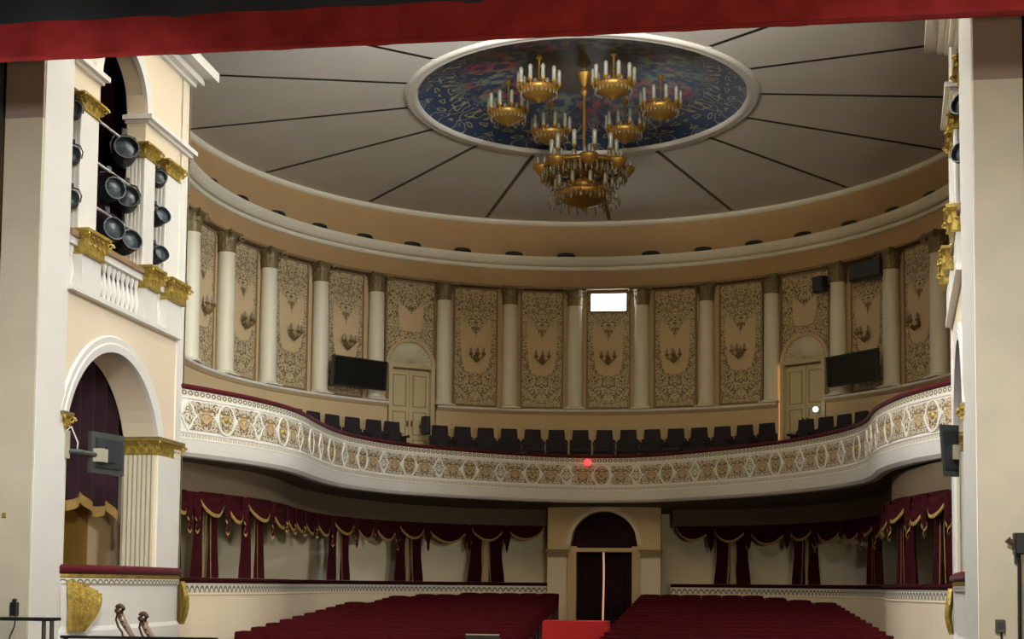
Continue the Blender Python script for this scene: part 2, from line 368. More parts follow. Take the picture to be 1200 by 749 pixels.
# ------------------------------------------------------------------ balcony
BP = [(-6.05, 20.9), (-5.78, 21.4), (-5.52, 22.0), (-5.2, 22.9), (-4.98, 24.0), (-4.94, 25.0), (-5.03, 26.3), (-5.07, 27.6), (-4.93, 28.9), (-4.42, 30.4), (-3.6, 31.5), (-2.45, 32.65), (-1.2, 33.5), (.1, 33.85),
      (1.4, 33.4), (3.02, 31.95), (4.2, 30.5), (5.0, 29.0), (5.42, 27.7), (5.55, 26.6), (5.52, 25.5), (5.55, 24.5), (5.74, 23.3), (6.05, 22.3), (6.38, 21.5)]
BC = Curve2(BP)
bal = empty('balcony', (0, 33.5, 2.0), label='white curved balcony front with carved gilt medallions and red velvet rail', cat='balcony', kind='structure')
def sweep(mb, C, prof, s0, s1, n, uv=False):
    def fn(u, v):
        p, t, nn = C.at(s0+(s1-s0)*u); j = v*(len(prof)-1); i = min(int(j+1e-6), len(prof)-2); k = j-i
        o = prof[i][0]*(1-k)+prof[i+1][0]*k; z = prof[i][1]*(1-k)+prof[i+1][1]*k
        return (p.x+nn.x*o, p.y+nn.y*o, z)
    return mb.grid(fn, n, len(prof)-1, (lambda u, v: (s0+(s1-s0)*u, v)) if uv else None)
NB = 220
fas = MB(); sweep(fas, BC, [(-.12, 3.14), (0, 3.13), (0, 3.01), (.02, 3.00), (.02, 2.98), (0, 2.97), (0, 2.45), (.02, 2.44), (.02, 2.42), (0, 2.41), (0, 2.34), (.02, 2.325), (.01, 2.30), (-.015, 2.2), (-.04, 2.11), (-.10, 2.05), (-.3, 2.03)], 0, BC.L, NB)
fas.build('fascia', 'white', bal)
q = MB(); sweep(q, BC, [(.004, 3.125), (.006, 3.02)], 0, BC.L, NB, True); q.build('chain_border', 'chain', bal)
q = MB(); sweep(q, BC, [(.004, 2.41), (.006, 2.345)], 0, BC.L, NB, True); q.build('square_border', 'square', bal)
q = MB(); sweep(q, BC, [(-.16, 3.12), (.03, 3.13), (.055, 3.155), (.05, 3.19), (.02, 3.21), (-.12, 3.21), (-.16, 3.19), (-.16, 3.12)], 0, BC.L, NB); q.build('velvet_rail', 'velvet', bal, True)
q = MB(); sweep(q, BC, [(-.16, 3.15), (-.16, 2.9)], 0, BC.L, NB); q.build('inner_face', 'velvet', bal)
def rad(p, r): 
    d = Vector((p.x, p.y-D)); d = d.normalized()*r; return Vector((d.x, d.y+D))
def slab(mb, C, z0, z1, r, n):
    def fn(u, v):
        p, t, nn = C.at(C.L*u); p = p-nn*.2; a = math.atan2(p.x, p.y-D); e = Vector((r*sin(a), D+r*cos(a)))
        if p.y < 23.2: e = Vector(((-1 if p.x < 0 else 1)*max(abs(e.x), 7.6), p.y))
        k = p.lerp(e, v); return (k.x, k.y, z0+(z1-z0)*v)
    return mb.grid(fn, n, 3)
q = MB(); slab(q, BC, 2.93, 2.96, 8.36, 160); q.build('gallery_floor', 'carpet', bal)
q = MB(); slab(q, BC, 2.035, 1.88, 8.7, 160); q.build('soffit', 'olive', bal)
# medallions along the front
ov = MB(); n = 24
def ellipse(a, b, n=24): return [(a*cos(2*pi*i/n), b*sin(2*pi*i/n)) for i in range(n)]
ov.prism(ellipse(.19, .235), -.028, .0)
ov_me = ov.mesh('oval_medallion', M['fil_oval'])
fr = MB()
def ring_el(mb, a0, b0, a1, b1, y, n=28):
    V = []; F = []
    for i in range(n):
        t = 2*pi*i/n; c_, s_ = cos(t), sin(t)
        V += [(a0*c_, y+.03, b0*s_), (a0*c_, y, b0*s_), (a1*c_, y, b1*s_), (a1*c_, y+.03, b1*s_)]
    for i in range(n):
        j = (i+1) % n
        for k in range(3): F.append((4*i+k, 4*i+k+1, 4*j+k+1, 4*j+k))
    mb.add(V, F)
ring_el(fr, .188, .232, .222, .258, -.04)
for sgn in (-1, 1):
    fr.prism([(sgn*.215, -.09), (sgn*.26, -.04), (sgn*.295, 0), (sgn*.26, .04), (sgn*.215, .09)][::sgn], -.034, 0)
fr_me = fr.mesh('oval_frame', M['white'])
bo = MB(); bo.lathe([(.001, .0), (.03, .004), (.05, .02), (.06, .035)], 12); bo_me = MB(lambda x, y, z: (x, z-.062, y)); bo_me.lathe([(.001, 0), (.03, .005), (.05, .02), (.06, .035)], 12); bo_me = bo_me.mesh('boss', M['gold'])
di = MB(); di.prism([(.16, 0), (.09, .075), (0, .215), (-.09, .075), (-.16, 0), (-.09, -.075), (0, -.215), (.09, -.075)], -.026, 0); di_me = di.mesh('diamond_medallion', M['fil_dia'])
df = MB()
def star(k): return [(.20*k, 0), (.115*k, .085*k), (.10*k, .14*k), (0, .262), (-.10*k, .14*k), (-.115*k, .085*k), (-.20*k, 0), (-.115*k, -.085*k), (-.10*k, -.14*k), (0, -.262), (.10*k, -.14*k), (.115*k, -.085*k)]
A_ = star(1); B_ = [(x*.76, z*.80) for x, z in star(1)]; V = []; F = []
for i in range(12):
    V += [(B_[i][0], -.005, B_[i][1]), (B_[i][0], -.036, B_[i][1]), (A_[i][0], -.036, A_[i][1]), (A_[i][0], 0, A_[i][1])]
for i in range(12):
    j = (i+1) % 12
    for k in range(3): F.append((4*i+k, 4*i+k+1, 4*j+k+1, 4*j+k))
df.add(V, F); df_me = df.mesh('diamond_frame', M['white'])
sp_me = MB().cbox(-.405, .405, -.018, 0, -.235, .235, .008).mesh('scroll_panel', M['fil_balc'])
def link(name, me, parent, loc, rz=0):
    o = bpy.data.objects.new(name, me); COL.objects.link(o); o.parent = parent; o.location = loc; o.rotation_euler = (0, 0, rz); return o
smid = min(range(len(BC.p)), key=lambda i: abs(BC.p[i].x+.03)+(0 if BC.p[i].y > 30 else 99)); s_mid = BC.s[smid]
def bal_loc(s, z=2.71, off=.0):
    p, t, nn = BC.at(s); rz = math.atan2(t.y, t.x); return (p.x+nn.x*off, p.y+nn.y*off-33.5, z-2.0), rz
PER = 1.77; k0 = -int(s_mid/PER*2); k1 = int((BC.L-s_mid)/PER*2)
for k in range(k0, k1+1):
    s = s_mid+k*PER/2
    if not .3 < s < BC.L-.3: continue
    loc, rz = bal_loc(s)
    if k % 2 == 0:
        o = link('oval_medallion', ov_me, bal, loc, rz); link('oval_frame', fr_me, o, (0, 0, 0)); link('boss', bo_me, o, (0, 0, 0))
    else:
        o = link('diamond_medallion', di_me, bal, loc, rz); link('diamond_frame', df_me, o, (0, 0, 0))
    loc, rz = bal_loc(s+PER/4+(.03 if k % 2 == 0 else -.03)); link('scroll_panel', sp_me, bal, loc, rz)

# ------------------------------------------------------------------ gallery columns
THS = [.107, .317, .535, .7685, .9735, 1.185, 1.39, 1.612, 1.83, 2.05]
def leaf(mb, a, r0, z0, h, wd, curl=.06, lean=.02, n=4):
    """a folded acanthus leaf standing on a round bell"""
    def fn(u, v):
        x = (u-.5)*wd*(1-.75*v**3)*(1+.25*sin(v*9)); rr = r0+lean*v+curl*max(0, v-.6)**2*6-.25*abs(u-.5)*wd; z = z0+h*(v if v < .85 else .85-(v-.85)*.6)
        return (rr*cos(a)-x*sin(a), rr*sin(a)+x*cos(a), z)
    mb.grid(fn, 2, n)
def round_capital(mb, r, h, ab):
    mb.lathe([(r*.98, 0), (r*1.1, .01), (r*1.1, .035), (r*.98, .045), (r*.98, h*.5), (r*1.15, h*.78), (r*1.3, h*.86)], 16)
    for k in range(8): leaf(mb, k*pi/4, r*1.04, .04, h*.5, r*.75, .05)
    for k in range(8): leaf(mb, k*pi/4+pi/8, r*1.05, h*.3, h*.55, r*.7, .07)
    for sx in (-1, 1):
        for sy in (-1, 1):
            mb.tube([(sx*(r*1.28+.05*cos(t)), sy*(r*1.28+.05*cos(t)), h*.76+.05*sin(t)) for t in [i*.7 for i in range(9)]], .022, 5)
    V = []; N_ = 5; pts = []
    for q in range(4):
        for i in range(N_):
            t = i/N_; x = -1+2*t; y = -1+.22*(1-x*x)
            a = q*pi/2; pts.append((ab*(x*cos(a)-y*sin(a)), ab*(x*sin(a)+y*cos(a))))
    n = len(pts)
    for z, k in ((h*.86, .93), (h*.93, 1.0), (h, 1.0)): V += [(x*k, y*k, z) for x, y in pts]
    F = [tuple(range(n-1, -1, -1)), tuple(range(2*n, 3*n))]+[(j*n+i, j*n+(i+1)%n, (j+1)*n+(i+1)%n, (j+1)*n+i) for j in (0, 1) for i in range(n)]
    mb.add(V, F)
proto = empty('gallery_column', local=True)
MB().lathe([(.2, .06), (.2, .9), (.19, 2.0), (.178, 2.70), (.19, 2.71), (.19, 2.74)], 24).build('shaft', 'colwhite', proto, True)
MB().box(-.25, .25, -.25, .25, 0, .03).lathe([(.24, .03), (.25, .045), (.24, .06), (.215, .068), (.225, .08), (.2, .09)], 24).build('base', 'colwhite', proto)
cp = MB(lambda x, y, z: (x, y, z+2.73)); round_capital(cp, .19, .48, .27); cp.build('capital', 'dimgold', proto)
reg(proto); first = True
for sg in (-1, 1):
    for i, t in enumerate(THS):
        o = proto if first else copy_tree(proto); first = False
        o.location = P(sg*t, 8.175, 4.6); o.rotation_euler = (0, 0, -sg*t)
        side = 'left' if sg < 0 else 'right'
        tag(o, f'white round gallery column with gilt leaf capital, {ORD[i]} to the {side} of the bright window', 'column', 'gallery columns')

# ------------------------------------------------------------------ wall panels with cartouche, sconces
def frame_poly(mb, x0, x1, z0, z1, wd, y0, y1):
    mb.box(x0, x0+wd, y0, y1, z0, z1).box(x1-wd, x1, y0, y1, z0, z1).box(x0+wd, x1-wd, y0, y1, z0, z0+wd).box(x0+wd, x1-wd, y0, y1, z1-wd, z1)
    return mb
CART = [(-.36, .62), (-.30, .70), (-.30, 1.0), (-.37, 1.36), (-.36, 1.62), (-.20, 1.56), (-.10, 1.38), (0, 1.26), (.10, 1.38), (.20, 1.56), (.36, 1.62), (.37, 1.36), (.30, 1.0), (.30, .70)]
CART = [(-.12, .02), (-.27, .08), (-.36, .28), (-.40, .7), (-.42, 1.1), (-.41, 1.40), (-.30, 1.33), (-.20, 1.30), (-.12, 1.14), (-.05, 1.08), (0, .92), (.05, 1.08), (.12, 1.14), (.20, 1.30), (.30, 1.33), (.41, 1.40), (.42, 1.1), (.40, .7), (.36, .28), (.27, .08), (.12, .02)]
pp = empty('wall_panel', local=True)
MB().box(-.55, .55, -.03, .03, 0, 3.05).build('carved_field', 'fil', pp)
frame_poly(MB(), -.585, .585, -.03, 3.08, .045, -.05, .03).build('frame', 'brownline', pp)
MB().prism([(x*.98, z+.82) for x, z in CART][::-1], -.055, -.02).build('cartouche', 'cart', pp)
x_ = MB().prism([(-.05, 1.22), (0, 1.50), (.05, 1.22)], -.065, -.05); x_.prism([(0, 1.90), (-.09, 2.05), (.09, 2.05)], -.065, -.05); x_.build('spire_ornament', 'brownline', pp)
s0 = empty('wall_sconce', local=True)
MB(lambda x, y, z: (x, z-.0, y)).lathe([(.001, -.045), (.05, -.04), (.075, -.015), (.08, 0)], 12).build('backplate', 'dimgold', s0)
b_ = MB()
for k in (-1, 0, 1):
    b_.tube([(0, -.04, 0), (k*.07, -.10, -.05), (k*.15, -.15-.05*(k == 0), -.03), (k*.17, -.17-.06*(k == 0), .03)], .014, 6)
b_.build('arm', 'dimgold', s0)
for k in (-1, 0, 1):
    x, y = k*.17, -.17-.06*(k == 0)
    c_ = MB().lathe([(.012, .02), (.05, .05), (.06, .08), (.045, .085)], 10, (x, y, 0)).build('cup', 'brass', s0)
    MB().lathe([(.001, .07), (.028, .09), (.03, .16), (.018, .21), (.001, .235)], 8, (x, y, 0)).build('candle_bulb', 'milk', c_)
MB().lathe([(.001, -.16), (.04, -.13), (.09, -.08), (.10, -.05), (.03, -.045)], 12, (0, -.13, 0)).build('bowl', 'dimgold', s0)
reg(pp)
bays = []; fp = fs = True
ang = [-t for t in THS[::-1]]+THS
def side_word(i):
    return 'in the bay of the bright window' if i == 0 else f'{ORD[abs(i)-1]} bay to the {"left" if i < 0 else "right"} of the bright window'
for k in range(len(ang)-1):
    i = k-9; mid = (ang[k]+ang[k+1])/2
    if abs(i) == 3: continue
    o = pp if fp else copy_tree(pp); fp = False
    o.location = P(mid, 8.31, 4.68); o.rotation_euler = (0, 0, -mid); wd = (ang[k+1]-ang[k])*8.3-.46; o.scale = (wd/1.32*1.0, 1, 1)
    tag(o, 'carved arabesque wall panel with plain tan cartouche, '+side_word(i), 'wall panel', 'gallery wall panels')
    s = s0 if fs else copy_tree(s0); fs = False
    s.location = P(mid, 8.25, 5.93); s.rotation_euler = (0, 0, -mid)
    tag(s, 'three-armed brass wall sconce, '+side_word(i), 'sconce', 'gallery wall sconces')

# window at the top of the middle bay
wn = empty('window_1', P(0, 8.27, 7.2), label='small overexposed white window at the top of the middle bay', cat='window', kind='structure')
MB().box(-.46, .46, D+8.262, D+8.272, 7.235, 7.69).build('pane', 'pane', wn)
frame_poly(MB(), -.51, .51, 7.19, 7.74, .05, D+8.235, D+8.31).build('window_frame', 'brownline', wn)

# gallery doors: fluted fan tympanum over a panelled double door
def gallery_door(idx, th, side):
    r = empty(f'door_{idx}', P(th, 8.25, 2.96), -th, local=True, kind='structure', cat='door', label=f'cream panelled double door under a fluted fan arch, {side} side of the gallery')
    W, Hd = .54, 2.50
    MB().box(-W-.10, -W, -.16, .15, 0, Hd+.12).box(W, W+.10, -.16, .15, 0, Hd+.12).box(-W, W, -.16, .15, Hd+.04, Hd+.12).build('door_frame', 'doorpaint', r)
    for sg in (-1, 1):
        x0, x1 = (-W, -.02) if sg < 0 else (.02, W)
        lf = MB().box(x0, x1, .0, .05, 0, Hd).build('door_leaf', 'doorpaint', r)
        for z0, z1 in ((.12, .72), (.84, 1.44), (1.56, 2.38)):
            g = frame_poly(MB(), x0+.07, x1-.07, z0, z1, .025, -.012, .01); g.build('door_panel', 'doorgroove', lf)
        MB().box(sg*.06-.015, sg*.06+.015, -.05, 0, 1.05, 1.2).build('handle', 'brass', lf)
    MB().box(-.02, .02, -.03, .04, 0, Hd).build('astragal', 'doorpaint', r)
    mb = MB(); n = 22; zc = Hd+.12; Ra = .60
    for i in range(n):
        a0, a1 = pi*i/n, pi*(i+1)/n; am = (a0+a1)/2
        mb.add([(.07*cos(am), -.02, zc+.07*sin(am)), (Ra*cos(a0), .04, zc+Ra*sin(a0)), (Ra*cos(am), -.05, zc+Ra*sin(am)), (Ra*cos(a1), .04, zc+Ra*sin(a1))], [(0, 1, 2), (0, 2, 3)])
    mb.lathe([(.001, -.06), (.08, -.03), (.09, 0)], 10, (0, 0, zc), 1, .6); mb.build('fan_tympanum', 'colwhite', r)
    mb = MB(); V = []; F = []; n = 24
    for i in range(n+1):
        a = pi*i/n
        for rr, y in ((.60, .05), (.60, -.08), (.645, -.11), (.69, -.08), (.69, .08)): V.append((rr*cos(a), y, zc+rr*sin(a)))
    for i in range(n):
        for k in range(4): F.append((5*i+k, 5*i+k+1, 5*i+k+6, 5*i+k+5))
    mb.add(V, F); mb.build('arch_moulding', 'cart', r)
    MB().box(-W-.12, W+.12, -.18, .06, Hd+.10, Hd+.14).build('lintel', 'doorpaint', r)
    # carved spandrel above the arch
    top = 7.75-2.96; pl = [(-.60, zc+.02)]+[(-.695*cos(pi*i/16), zc+.695*sin(pi*i/16)) for i in range(17)]
    V = []; F = []; n = 20
    for i in range(n+1):
        x = -.66+1.32*i/n; zb = zc+math.sqrt(max(.695**2-x*x, 0)); V += [(x, -.0, zb), (x, 0, top)]
    F = [(2*i, 2*i+2, 2*i+3, 2*i+1) for i in range(n)]
    MB().add(V, F).build('carved_spandrel', 'fil', r)
    MB().prism([(x*.85, z*.50+zc+.86) for x, z in CART][::-1], -.03, -.0).build('cartouche', 'cart', r)
    frame_poly(MB(), -.70, .70, zc-.1, top+.03, .045, -.03, .04).build('panel_frame', 'brownline', r)
    return r
gallery_door(1, -DA, 'left'); d2 = gallery_door(2, DA, 'right')
MB().box(-.66, -.645, -.17, -.05, .0, 2.55).build('glow_strip', 'warmglow', d2)  # emissive strips stand in for warm light on the left jamb
MB().box(-.76, -.64, -.05, -.04, .0, 2.55).build('glow_strip', 'warmglow', d2)

# cove lamps on the cornice ledge
cl = empty('cove_lamp', local=True)
MB().lathe([(.001, .10), (.14, .098), (.20, .085), (.235, .05), (.24, 0), (.001, 0)], 14, (0, 0, .03), 1, .5).build('shade', 'black', cl, True)
MB().box(-.12, .12, -.06, .06, 0, .03).build('foot', 'black', cl)
reg(cl); f_ = True
for sg in (-1, 1):
    for k in range(10):
        o = cl if f_ else copy_tree(cl); f_ = False; t = sg*(.137+.1705*k)
        o.location = P(t, 8.12, 8.622); o.rotation_euler = (0, 0, -t)
        tag(o, f'dark cove lamp on the cornice ledge, {ORD[k]} to the {"left" if sg < 0 else "right"} of the window axis', 'lamp', 'cove lamps on the cornice')

# black screens and loudspeaker boxes on the gallery wall
def wall_screen(th, z, label, tilt):
    r = empty('wall_screen', P(th, 7.72, z), -th, label, 'screen', 'gallery screens', local=True); r.rotation_euler = (tilt, 0, -th)
    fb = frame_poly(MB(), -.78, .78, -.36, .36, .035, -.05, .05); fb.box(-.745, .745, -.02, .05, -.325, .325); fb.build('casing', 'black', r)
    MB().box(-.745, .745, -.035, -.02, -.325, .325).build('screen', 'screen', r)
    MB().box(-.2, .2, .05, .20, -.14, .14).box(-.05, .05, .18, .42, -.05, .05).box(-.15, .15, .40, .44, -.2, .2).build('wall_bracket', 'black', r)
    MB().box(-.80, -.78, -.05, .05, -.36, .36).box(.78, .80, -.05, .05, -.36, .36).build('side_trim', 'slate', r)
wall_screen(-.865, 5.16, 'black flat screen on the wall left of the left gallery door', .06)
wall_screen(.875, 5.12, 'black flat screen on the wall right of the right gallery door', .06)
def spk(th, r_, z, wd, h, label):
    r = empty('loudspeaker', P(th, r_, z), -th, label, 'loudspeaker', local=True)
    MB().cbox(-wd/2, wd/2, -.12, .1, -h/2, h/2, .015).build('cabinet', 'black', r)
    MB().cbox(-wd/2+.03, wd/2-.03, -.13, -.115, -h/2+.03, h/2-.03, .006).build('grille', 'slate', r)
    MB().box(-.05, .05, .08, .28, -.04, .04).build('wall_bracket', 'black', r)
spk(.902, 8.0, 7.43, .98, .40, 'long black loudspeaker high in the bay right of the right gallery door')
spk(.725, 7.95, 7.32, .30, .38, 'small black loudspeaker above the right gallery door')
spk(-.6095, 7.85, 4.02, .16, .46, 'slim dark column loudspeaker beside the left gallery door')
gl = empty('wall_lamp', P(.708, 8.0, 4.3), -.708, 'small round lit white lamp beside the right gallery door', 'lamp', local=True)
MB(lambda x, y, z: (x, -z, y)).lathe([(.09, -.02), (.09, .03), (.07, .04), (.001, .04)], 14).build('base', 'beige', gl)
MB().sphere((0, -.08, 0), .07, 12, 8).build('globe', 'whitelamp', gl, True)
loc, rz = bal_loc(s_mid-.36, 3.02, .05)
rl = empty('signal_lamp', (loc[0], loc[1]+33.5, 3.02), rz, 'small glowing red signal lamp on the middle of the balcony front', 'lamp', local=True)
MB().box(-.05, .05, -.03, .04, -.05, .05).build('base', 'black', rl)
MB().sphere((0, -.06, 0), .085, 12, 8).build('globe', 'redlamp', rl, True)

# gallery seats
gs = empty('gallery_seat', local=True)
MB().prism([(-.272, .42), (-.272, .72), (-.215, .74), (-.195, .98), (.195, .98), (.215, .74), (.272, .72), (.272, .42)][::-1], .12, .2).build('backrest', 'darkseat', gs)
MB().cbox(-.25, .25, -.28, .16, .36, .46, .03).build('seat', 'darkseat', gs)
for s in (-1, 1): MB().box(s*.248-.02, s*.248+.02, -.22, .12, .58, .64).box(s*.248-.015, s*.248+.015, -.1, .12, 0, .58).build('armrest', 'darkseat', gs)
reg(gs); f_ = True
cnt = {'l': 0, 'm': 0, 'r': 0}
GA = [('m', -.608+.0869*k) for k in range(15)]+[('l', -.877-.0925*k) for k in range(8)]+[('r', .857+.0855*k) for k in range(7)]+[('l', -.80), ('r', .77)]
GA = [g for g in GA if abs(abs(g[1])-DA) > .03]
gname = {'l': 'beyond the left gallery door, counted from the door', 'm': 'between the two gallery doors, counted from the left', 'r': 'beyond the right gallery door, counted from the door'}
for key in 'lmr':
    for n_, a in enumerate(sorted([g[1] for g in GA if g[0] == key], key=lambda a: abs(a) if key != 'm' else a)):
        o = gs if f_ else copy_tree(gs); f_ = False
        low = .0 if key == 'm' or abs(a) > .84 else -.22
        o.location = P(a, 6.82, 2.955+low*0+(0 if low == 0 else 0)); o.rotation_euler = (0, 0, -a)
        tag(o, f'dark gallery seat {gname[key]}: {ORD[n_]}', 'seat', 'dark seats behind the balcony rail')

# ------------------------------------------------------------------ loges under the balcony
PLp = [(-6.05, 21.4), (-5.75, 22.6), (-5.5, 24), (-5.5, 25.6), (-5.7, 27.2), (-5.8, 28.8), (-5.65, 30.4), (-5.2, 32), (-4.3, 33.5), (-3, 34.6), (-1.42, 35.1)]
CL = Curve2(PLp); CR = Curve2([(.25-x, y) for x, y in PLp][::-1])
lw = MB(); ring(lw, [(8.6, -1.9), (8.6, 2.0)], -TH, TH, 100)
tag(lw.build('wall_loge', 'logewall', None, True), 'cream back wall of the loges under the balcony', 'wall', kind='structure')
for side, C in (('left', CL), ('right', CR)):
    r = empty('loge_parapet', (0, 34, -1), label=f'cream loge parapet with lace border and dark velvet rail, {side} of the central door', cat='parapet', kind='structure')
    q = MB(); sweep(q, C, [(0, -1.9), (0, -.22), (.015, -.21), (.015, -.19), (0, -.18), (0, -.02), (-.15, -.02), (-.15, -1.9)], 0, C.L, 120); q.build('body', 'cream', r)
    q = MB(); sweep(q, C, [(.004, -.03), (.008, -.165)], 0, C.L, 120, True); q.build('lace_border', 'lace', r)
    q = MB(); sweep(q, C, [(.0, -.03), (.02, -.025), (.02, -.012), (0, -.01)], 0, C.L, 120); q.build('white_bead', 'white', r)
    q = MB(); sweep(q, C, [(-.2, -.02), (.03, -.01), (.05, .02), (.04, .06), (.0, .075), (-.16, .075), (-.2, .05), (-.2, -.02)], 0, C.L, 120); q.build('velvet_rail', 'logedrape', r, True)
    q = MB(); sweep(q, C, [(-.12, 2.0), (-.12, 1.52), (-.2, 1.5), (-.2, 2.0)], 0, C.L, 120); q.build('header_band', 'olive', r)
# draperies: a pair of gathered curtains at each partition and swags between
def drape(mb, C, s0, s1, z0, z1, lean, nf, depth=.05, off=-.10):
    def fn(u, v):
        k = v; s = s0+(s1-s0)*u; s = s*(1-0)+0
        wdt = 1-.25*sin(pi*min(v*1.1, 1)); sm = (s0+s1)/2; s = sm+(s-sm)*wdt+lean*v*v
        p, t, nn = C.at(s); o = off+depth*sin(u*nf*2*pi)*(.5+.5*v)
        return (p.x+nn.x*o, p.y+nn.y*o, z0+(z1-z0)*v)
    mb.grid(fn, nf*6, 8)
def swag(C, s0, s1, z0, drop, parent, band=.06, off=-.04):
    def pt(u, v, add=0):
        p, t, nn = C.at(s0+(s1-s0)*u); d = drop*(4*u*(1-u))**.75*1.0+.05
        o = off+.10*sin(pi*u)*v+.018*sin(v*16+u*2)
        return (p.x+nn.x*(o+add), p.y+nn.y*(o+add), z0-d*v)
    q = MB(); q.grid(lambda u, v: pt(u, v), 14, 10); b = q.build('swag', 'logedrape', parent, True)
    q = MB(); q.grid(lambda u, v: (lambda p: (p[0], p[1], p[2]-.06*v+.025))(pt(u, 1, .015)), 18, 1)
    q.grid(lambda u, v: (lambda p: (p[0], p[1], p[2]-.06*v+.025))(pt(u, 1, -.01)), 18, 1); q.build('gold_fringe', 'goldfringe', b)
def tail(C, s, z0, h, parent, wd=.16):
    q = MB(); e = MB()
    def fn(u, v):
        p, t, nn = C.at(s+(u-.5)*wd*2*(1-.55*v)); o = .05+.03*sin(u*4*pi)
        return (p.x+nn.x*o, p.y+nn.y*o, z0-h*v*(.62+.38*(1-abs(2*u-1))))
    q.grid(fn, 10, 5); b = q.build('tail', 'logedrape', parent, True)
    e.grid(lambda u, v: (lambda p: (p[0], p[1], p[2]-.05*v+.01))(fn(u, 1)), 10, 1); e.build('gold_fringe', 'goldfringe', b)
PART = {'left': (CL, [.22, 1.15, 2.86, 9.25, 12.04, 14.28]), 'right': (CR, [CR.L-x for x in (14.33, 12.1, 8.6, 2.6, .75)])}
def HW(side, C, s):
    q = s if side == 'left' else C.L-s
    return .20 if q < .5 else .40 if q < 1.6 else .58 if q < 4 else .56 if q < 11 else .45
for side, (C, S) in PART.items():
    S = sorted(S)
    for i, s in enumerate(S):
        p, t, nn = C.at(s); near = (len(S)-1-i) if side == 'left' else i
        r = empty('loge_curtain', (p.x, p.y, 0), label=f'maroon loge curtain pair tied back, {ORD[near]} to the {side} of the central door', cat='curtain', group='loge curtains')
        hw = HW(side, C, s)
        for sg in (-1, 1):
            q = MB(); a, b = sorted((s+sg*.05, s+sg*hw)); drape(q, C, a, b, 1.5, .08, sg*.03, 4); q.build('drape', 'logedrape', r, True)
            q = MB(); a = s+sg*.05
            def fn(u, v, a=a, sg=sg):
                p, t, nn = C.at(a+sg*(.03*u+.05*v*v)); return (p.x+nn.x*-.05, p.y+nn.y*-.05, 1.45-1.37*v)
            q.grid(fn, 1, 8); q.build('gold_edge', 'goldfringe', r)
        q = MB(); 
        for z in (1.5,): 
            def fn(u, v):
                p, t, nn = C.at(s-.10+.20*u); return (p.x-nn.x*.2, p.y-nn.y*.2, 1.5-1.42*v)
            q.grid(fn, 1, 1); q.build('partition_edge', 'lining', r)
        swag(C, s-hw, s+hw, 1.52, .34, r, off=.02)
        for sg in (-1, 1): tail(C, s+sg*(hw+.06), 1.5, .66, r)
    for i in range(len(S)-1):
        a, b = S[i]+HW(side, C, S[i])+.05, S[i+1]-HW(side, C, S[i+1])-.05
        if b-a < .5: continue
        n = max(1, round((b-a)/1.1)); r = None
        p, t, nn = C.at((a+b)/2); near = (len(S)-2-i) if side == 'left' else i
        r = empty('loge_valance', (p.x, p.y, 1.0), label=f'dark fringed loge valance, {ORD[near]} gap between curtains {side} of the central door', cat='valance', group='loge valances')
        for k in range(n): swag(C, a+(b-a)*k/n, a+(b-a)*(k+1)/n, 1.52, .42, r, off=.0)
        for k in range(1, n): tail(C, a+(b-a)*k/n, 1.5, .5, r, .12)
    # short end valance next to the portal
    e0, e1 = (S[-1]+.52, C.L-.15) if side == 'left' else (.15, S[0]-.52)
    p, t, nn = C.at((e0+e1)/2)
    r = empty('loge_valance', (p.x, p.y, 1.0), label=f'short dark valance beside the central door portal, {side} side', cat='valance')
    swag(C, e0, e1, 1.52, .3, r, off=0)

# ------------------------------------------------------------------ central portal
pt = empty('door_3', (0, 34.95, -1.0), label='tan arched central portal with dark curtains under the balcony', cat='door', kind='structure')
YP = 34.75
for sg in (-1, 1):
    x0, x1 = sorted((sg*1.42, sg*.93)); MB().box(x0, x1, YP, YP+.5, -1.2, .72).build('pilaster', 'cream', pt)
    c_ = MB().box(x0-.04, x1+.04, YP-.05, YP+.5, .84, .92).box(x0-.02, x1+.02, YP-.03, YP+.5, .72, .76); c_.box(x0, x1, YP-.01, YP+.5, .76, .84); c_.build('capital', 'dimgold', pt)
mb = MB(); V = []; F = []; n = 24; Ra = .84
def slices(mb, y0, y1, n, xa, xb, zc, R, top, T=None):
    for i in range(n):
        u0, u1 = xa+(xb-xa)*i/n, xa+(xb-xa)*(i+1)/n
        f = lambda x: zc+math.sqrt(max(R*R-x*x, 0))
        mb.prism([(u0, f(u0)), (u1, f(u1)), (u1, top), (u0, top)], y0, y1)
slices(mb, YP+.02, YP+.5, 24, -Ra, Ra, 1.04, Ra, 2.02); mb.box(-1.42, -Ra, YP+.02, YP+.5, .92, 2.02).box(Ra, 1.42, YP+.02, YP+.5, .92, 2.02); mb.build('spandrel', 'cream2', pt)
mb = MB(); V = []; F = []
for i in range(25):
    a = pi*i/24
    for rr, y in ((.84, YP+.2), (.84, YP-.02), (.93, YP-.04), (.98, YP+.0), (.98, YP+.1)): V.append((rr*cos(a), y, 1.04+rr*sin(a)))
for i in range(24):
    for k in range(4): F.append((5*i+k, 5*i+k+1, 5*i+k+6, 5*i+k+5))
mb.add(V, F).build('archivolt', 'cream', pt)
for sg in (-1, 1):
    x0, x1 = sorted((sg*.93, sg*.70)); MB().box(x0, x1, YP+.12, YP+.6, -1.2, 1.0).build('jamb', 'cream2', pt)
MB().box(-.9, .9, YP+.1, YP+.4, .86, .96).build('transom', 'cream2', pt)
MB().grid(lambda u, v: (-.88+1.76*u, YP+.38+.03*sin(u*40), .95+.9*v), 60, 4).build('lunette_drape', 'darkdrape', pt, True)
for sg in (-1, 1):
    def fn(u, v, sg=sg): return (sg*(.022+.70*u)+.01*sin(v*5)-.03, YP+.36+.04*sin(u*34), .88-2.0*v)
    MB().grid(fn, 40, 6).build('curtain', 'darkdrape', pt, True)
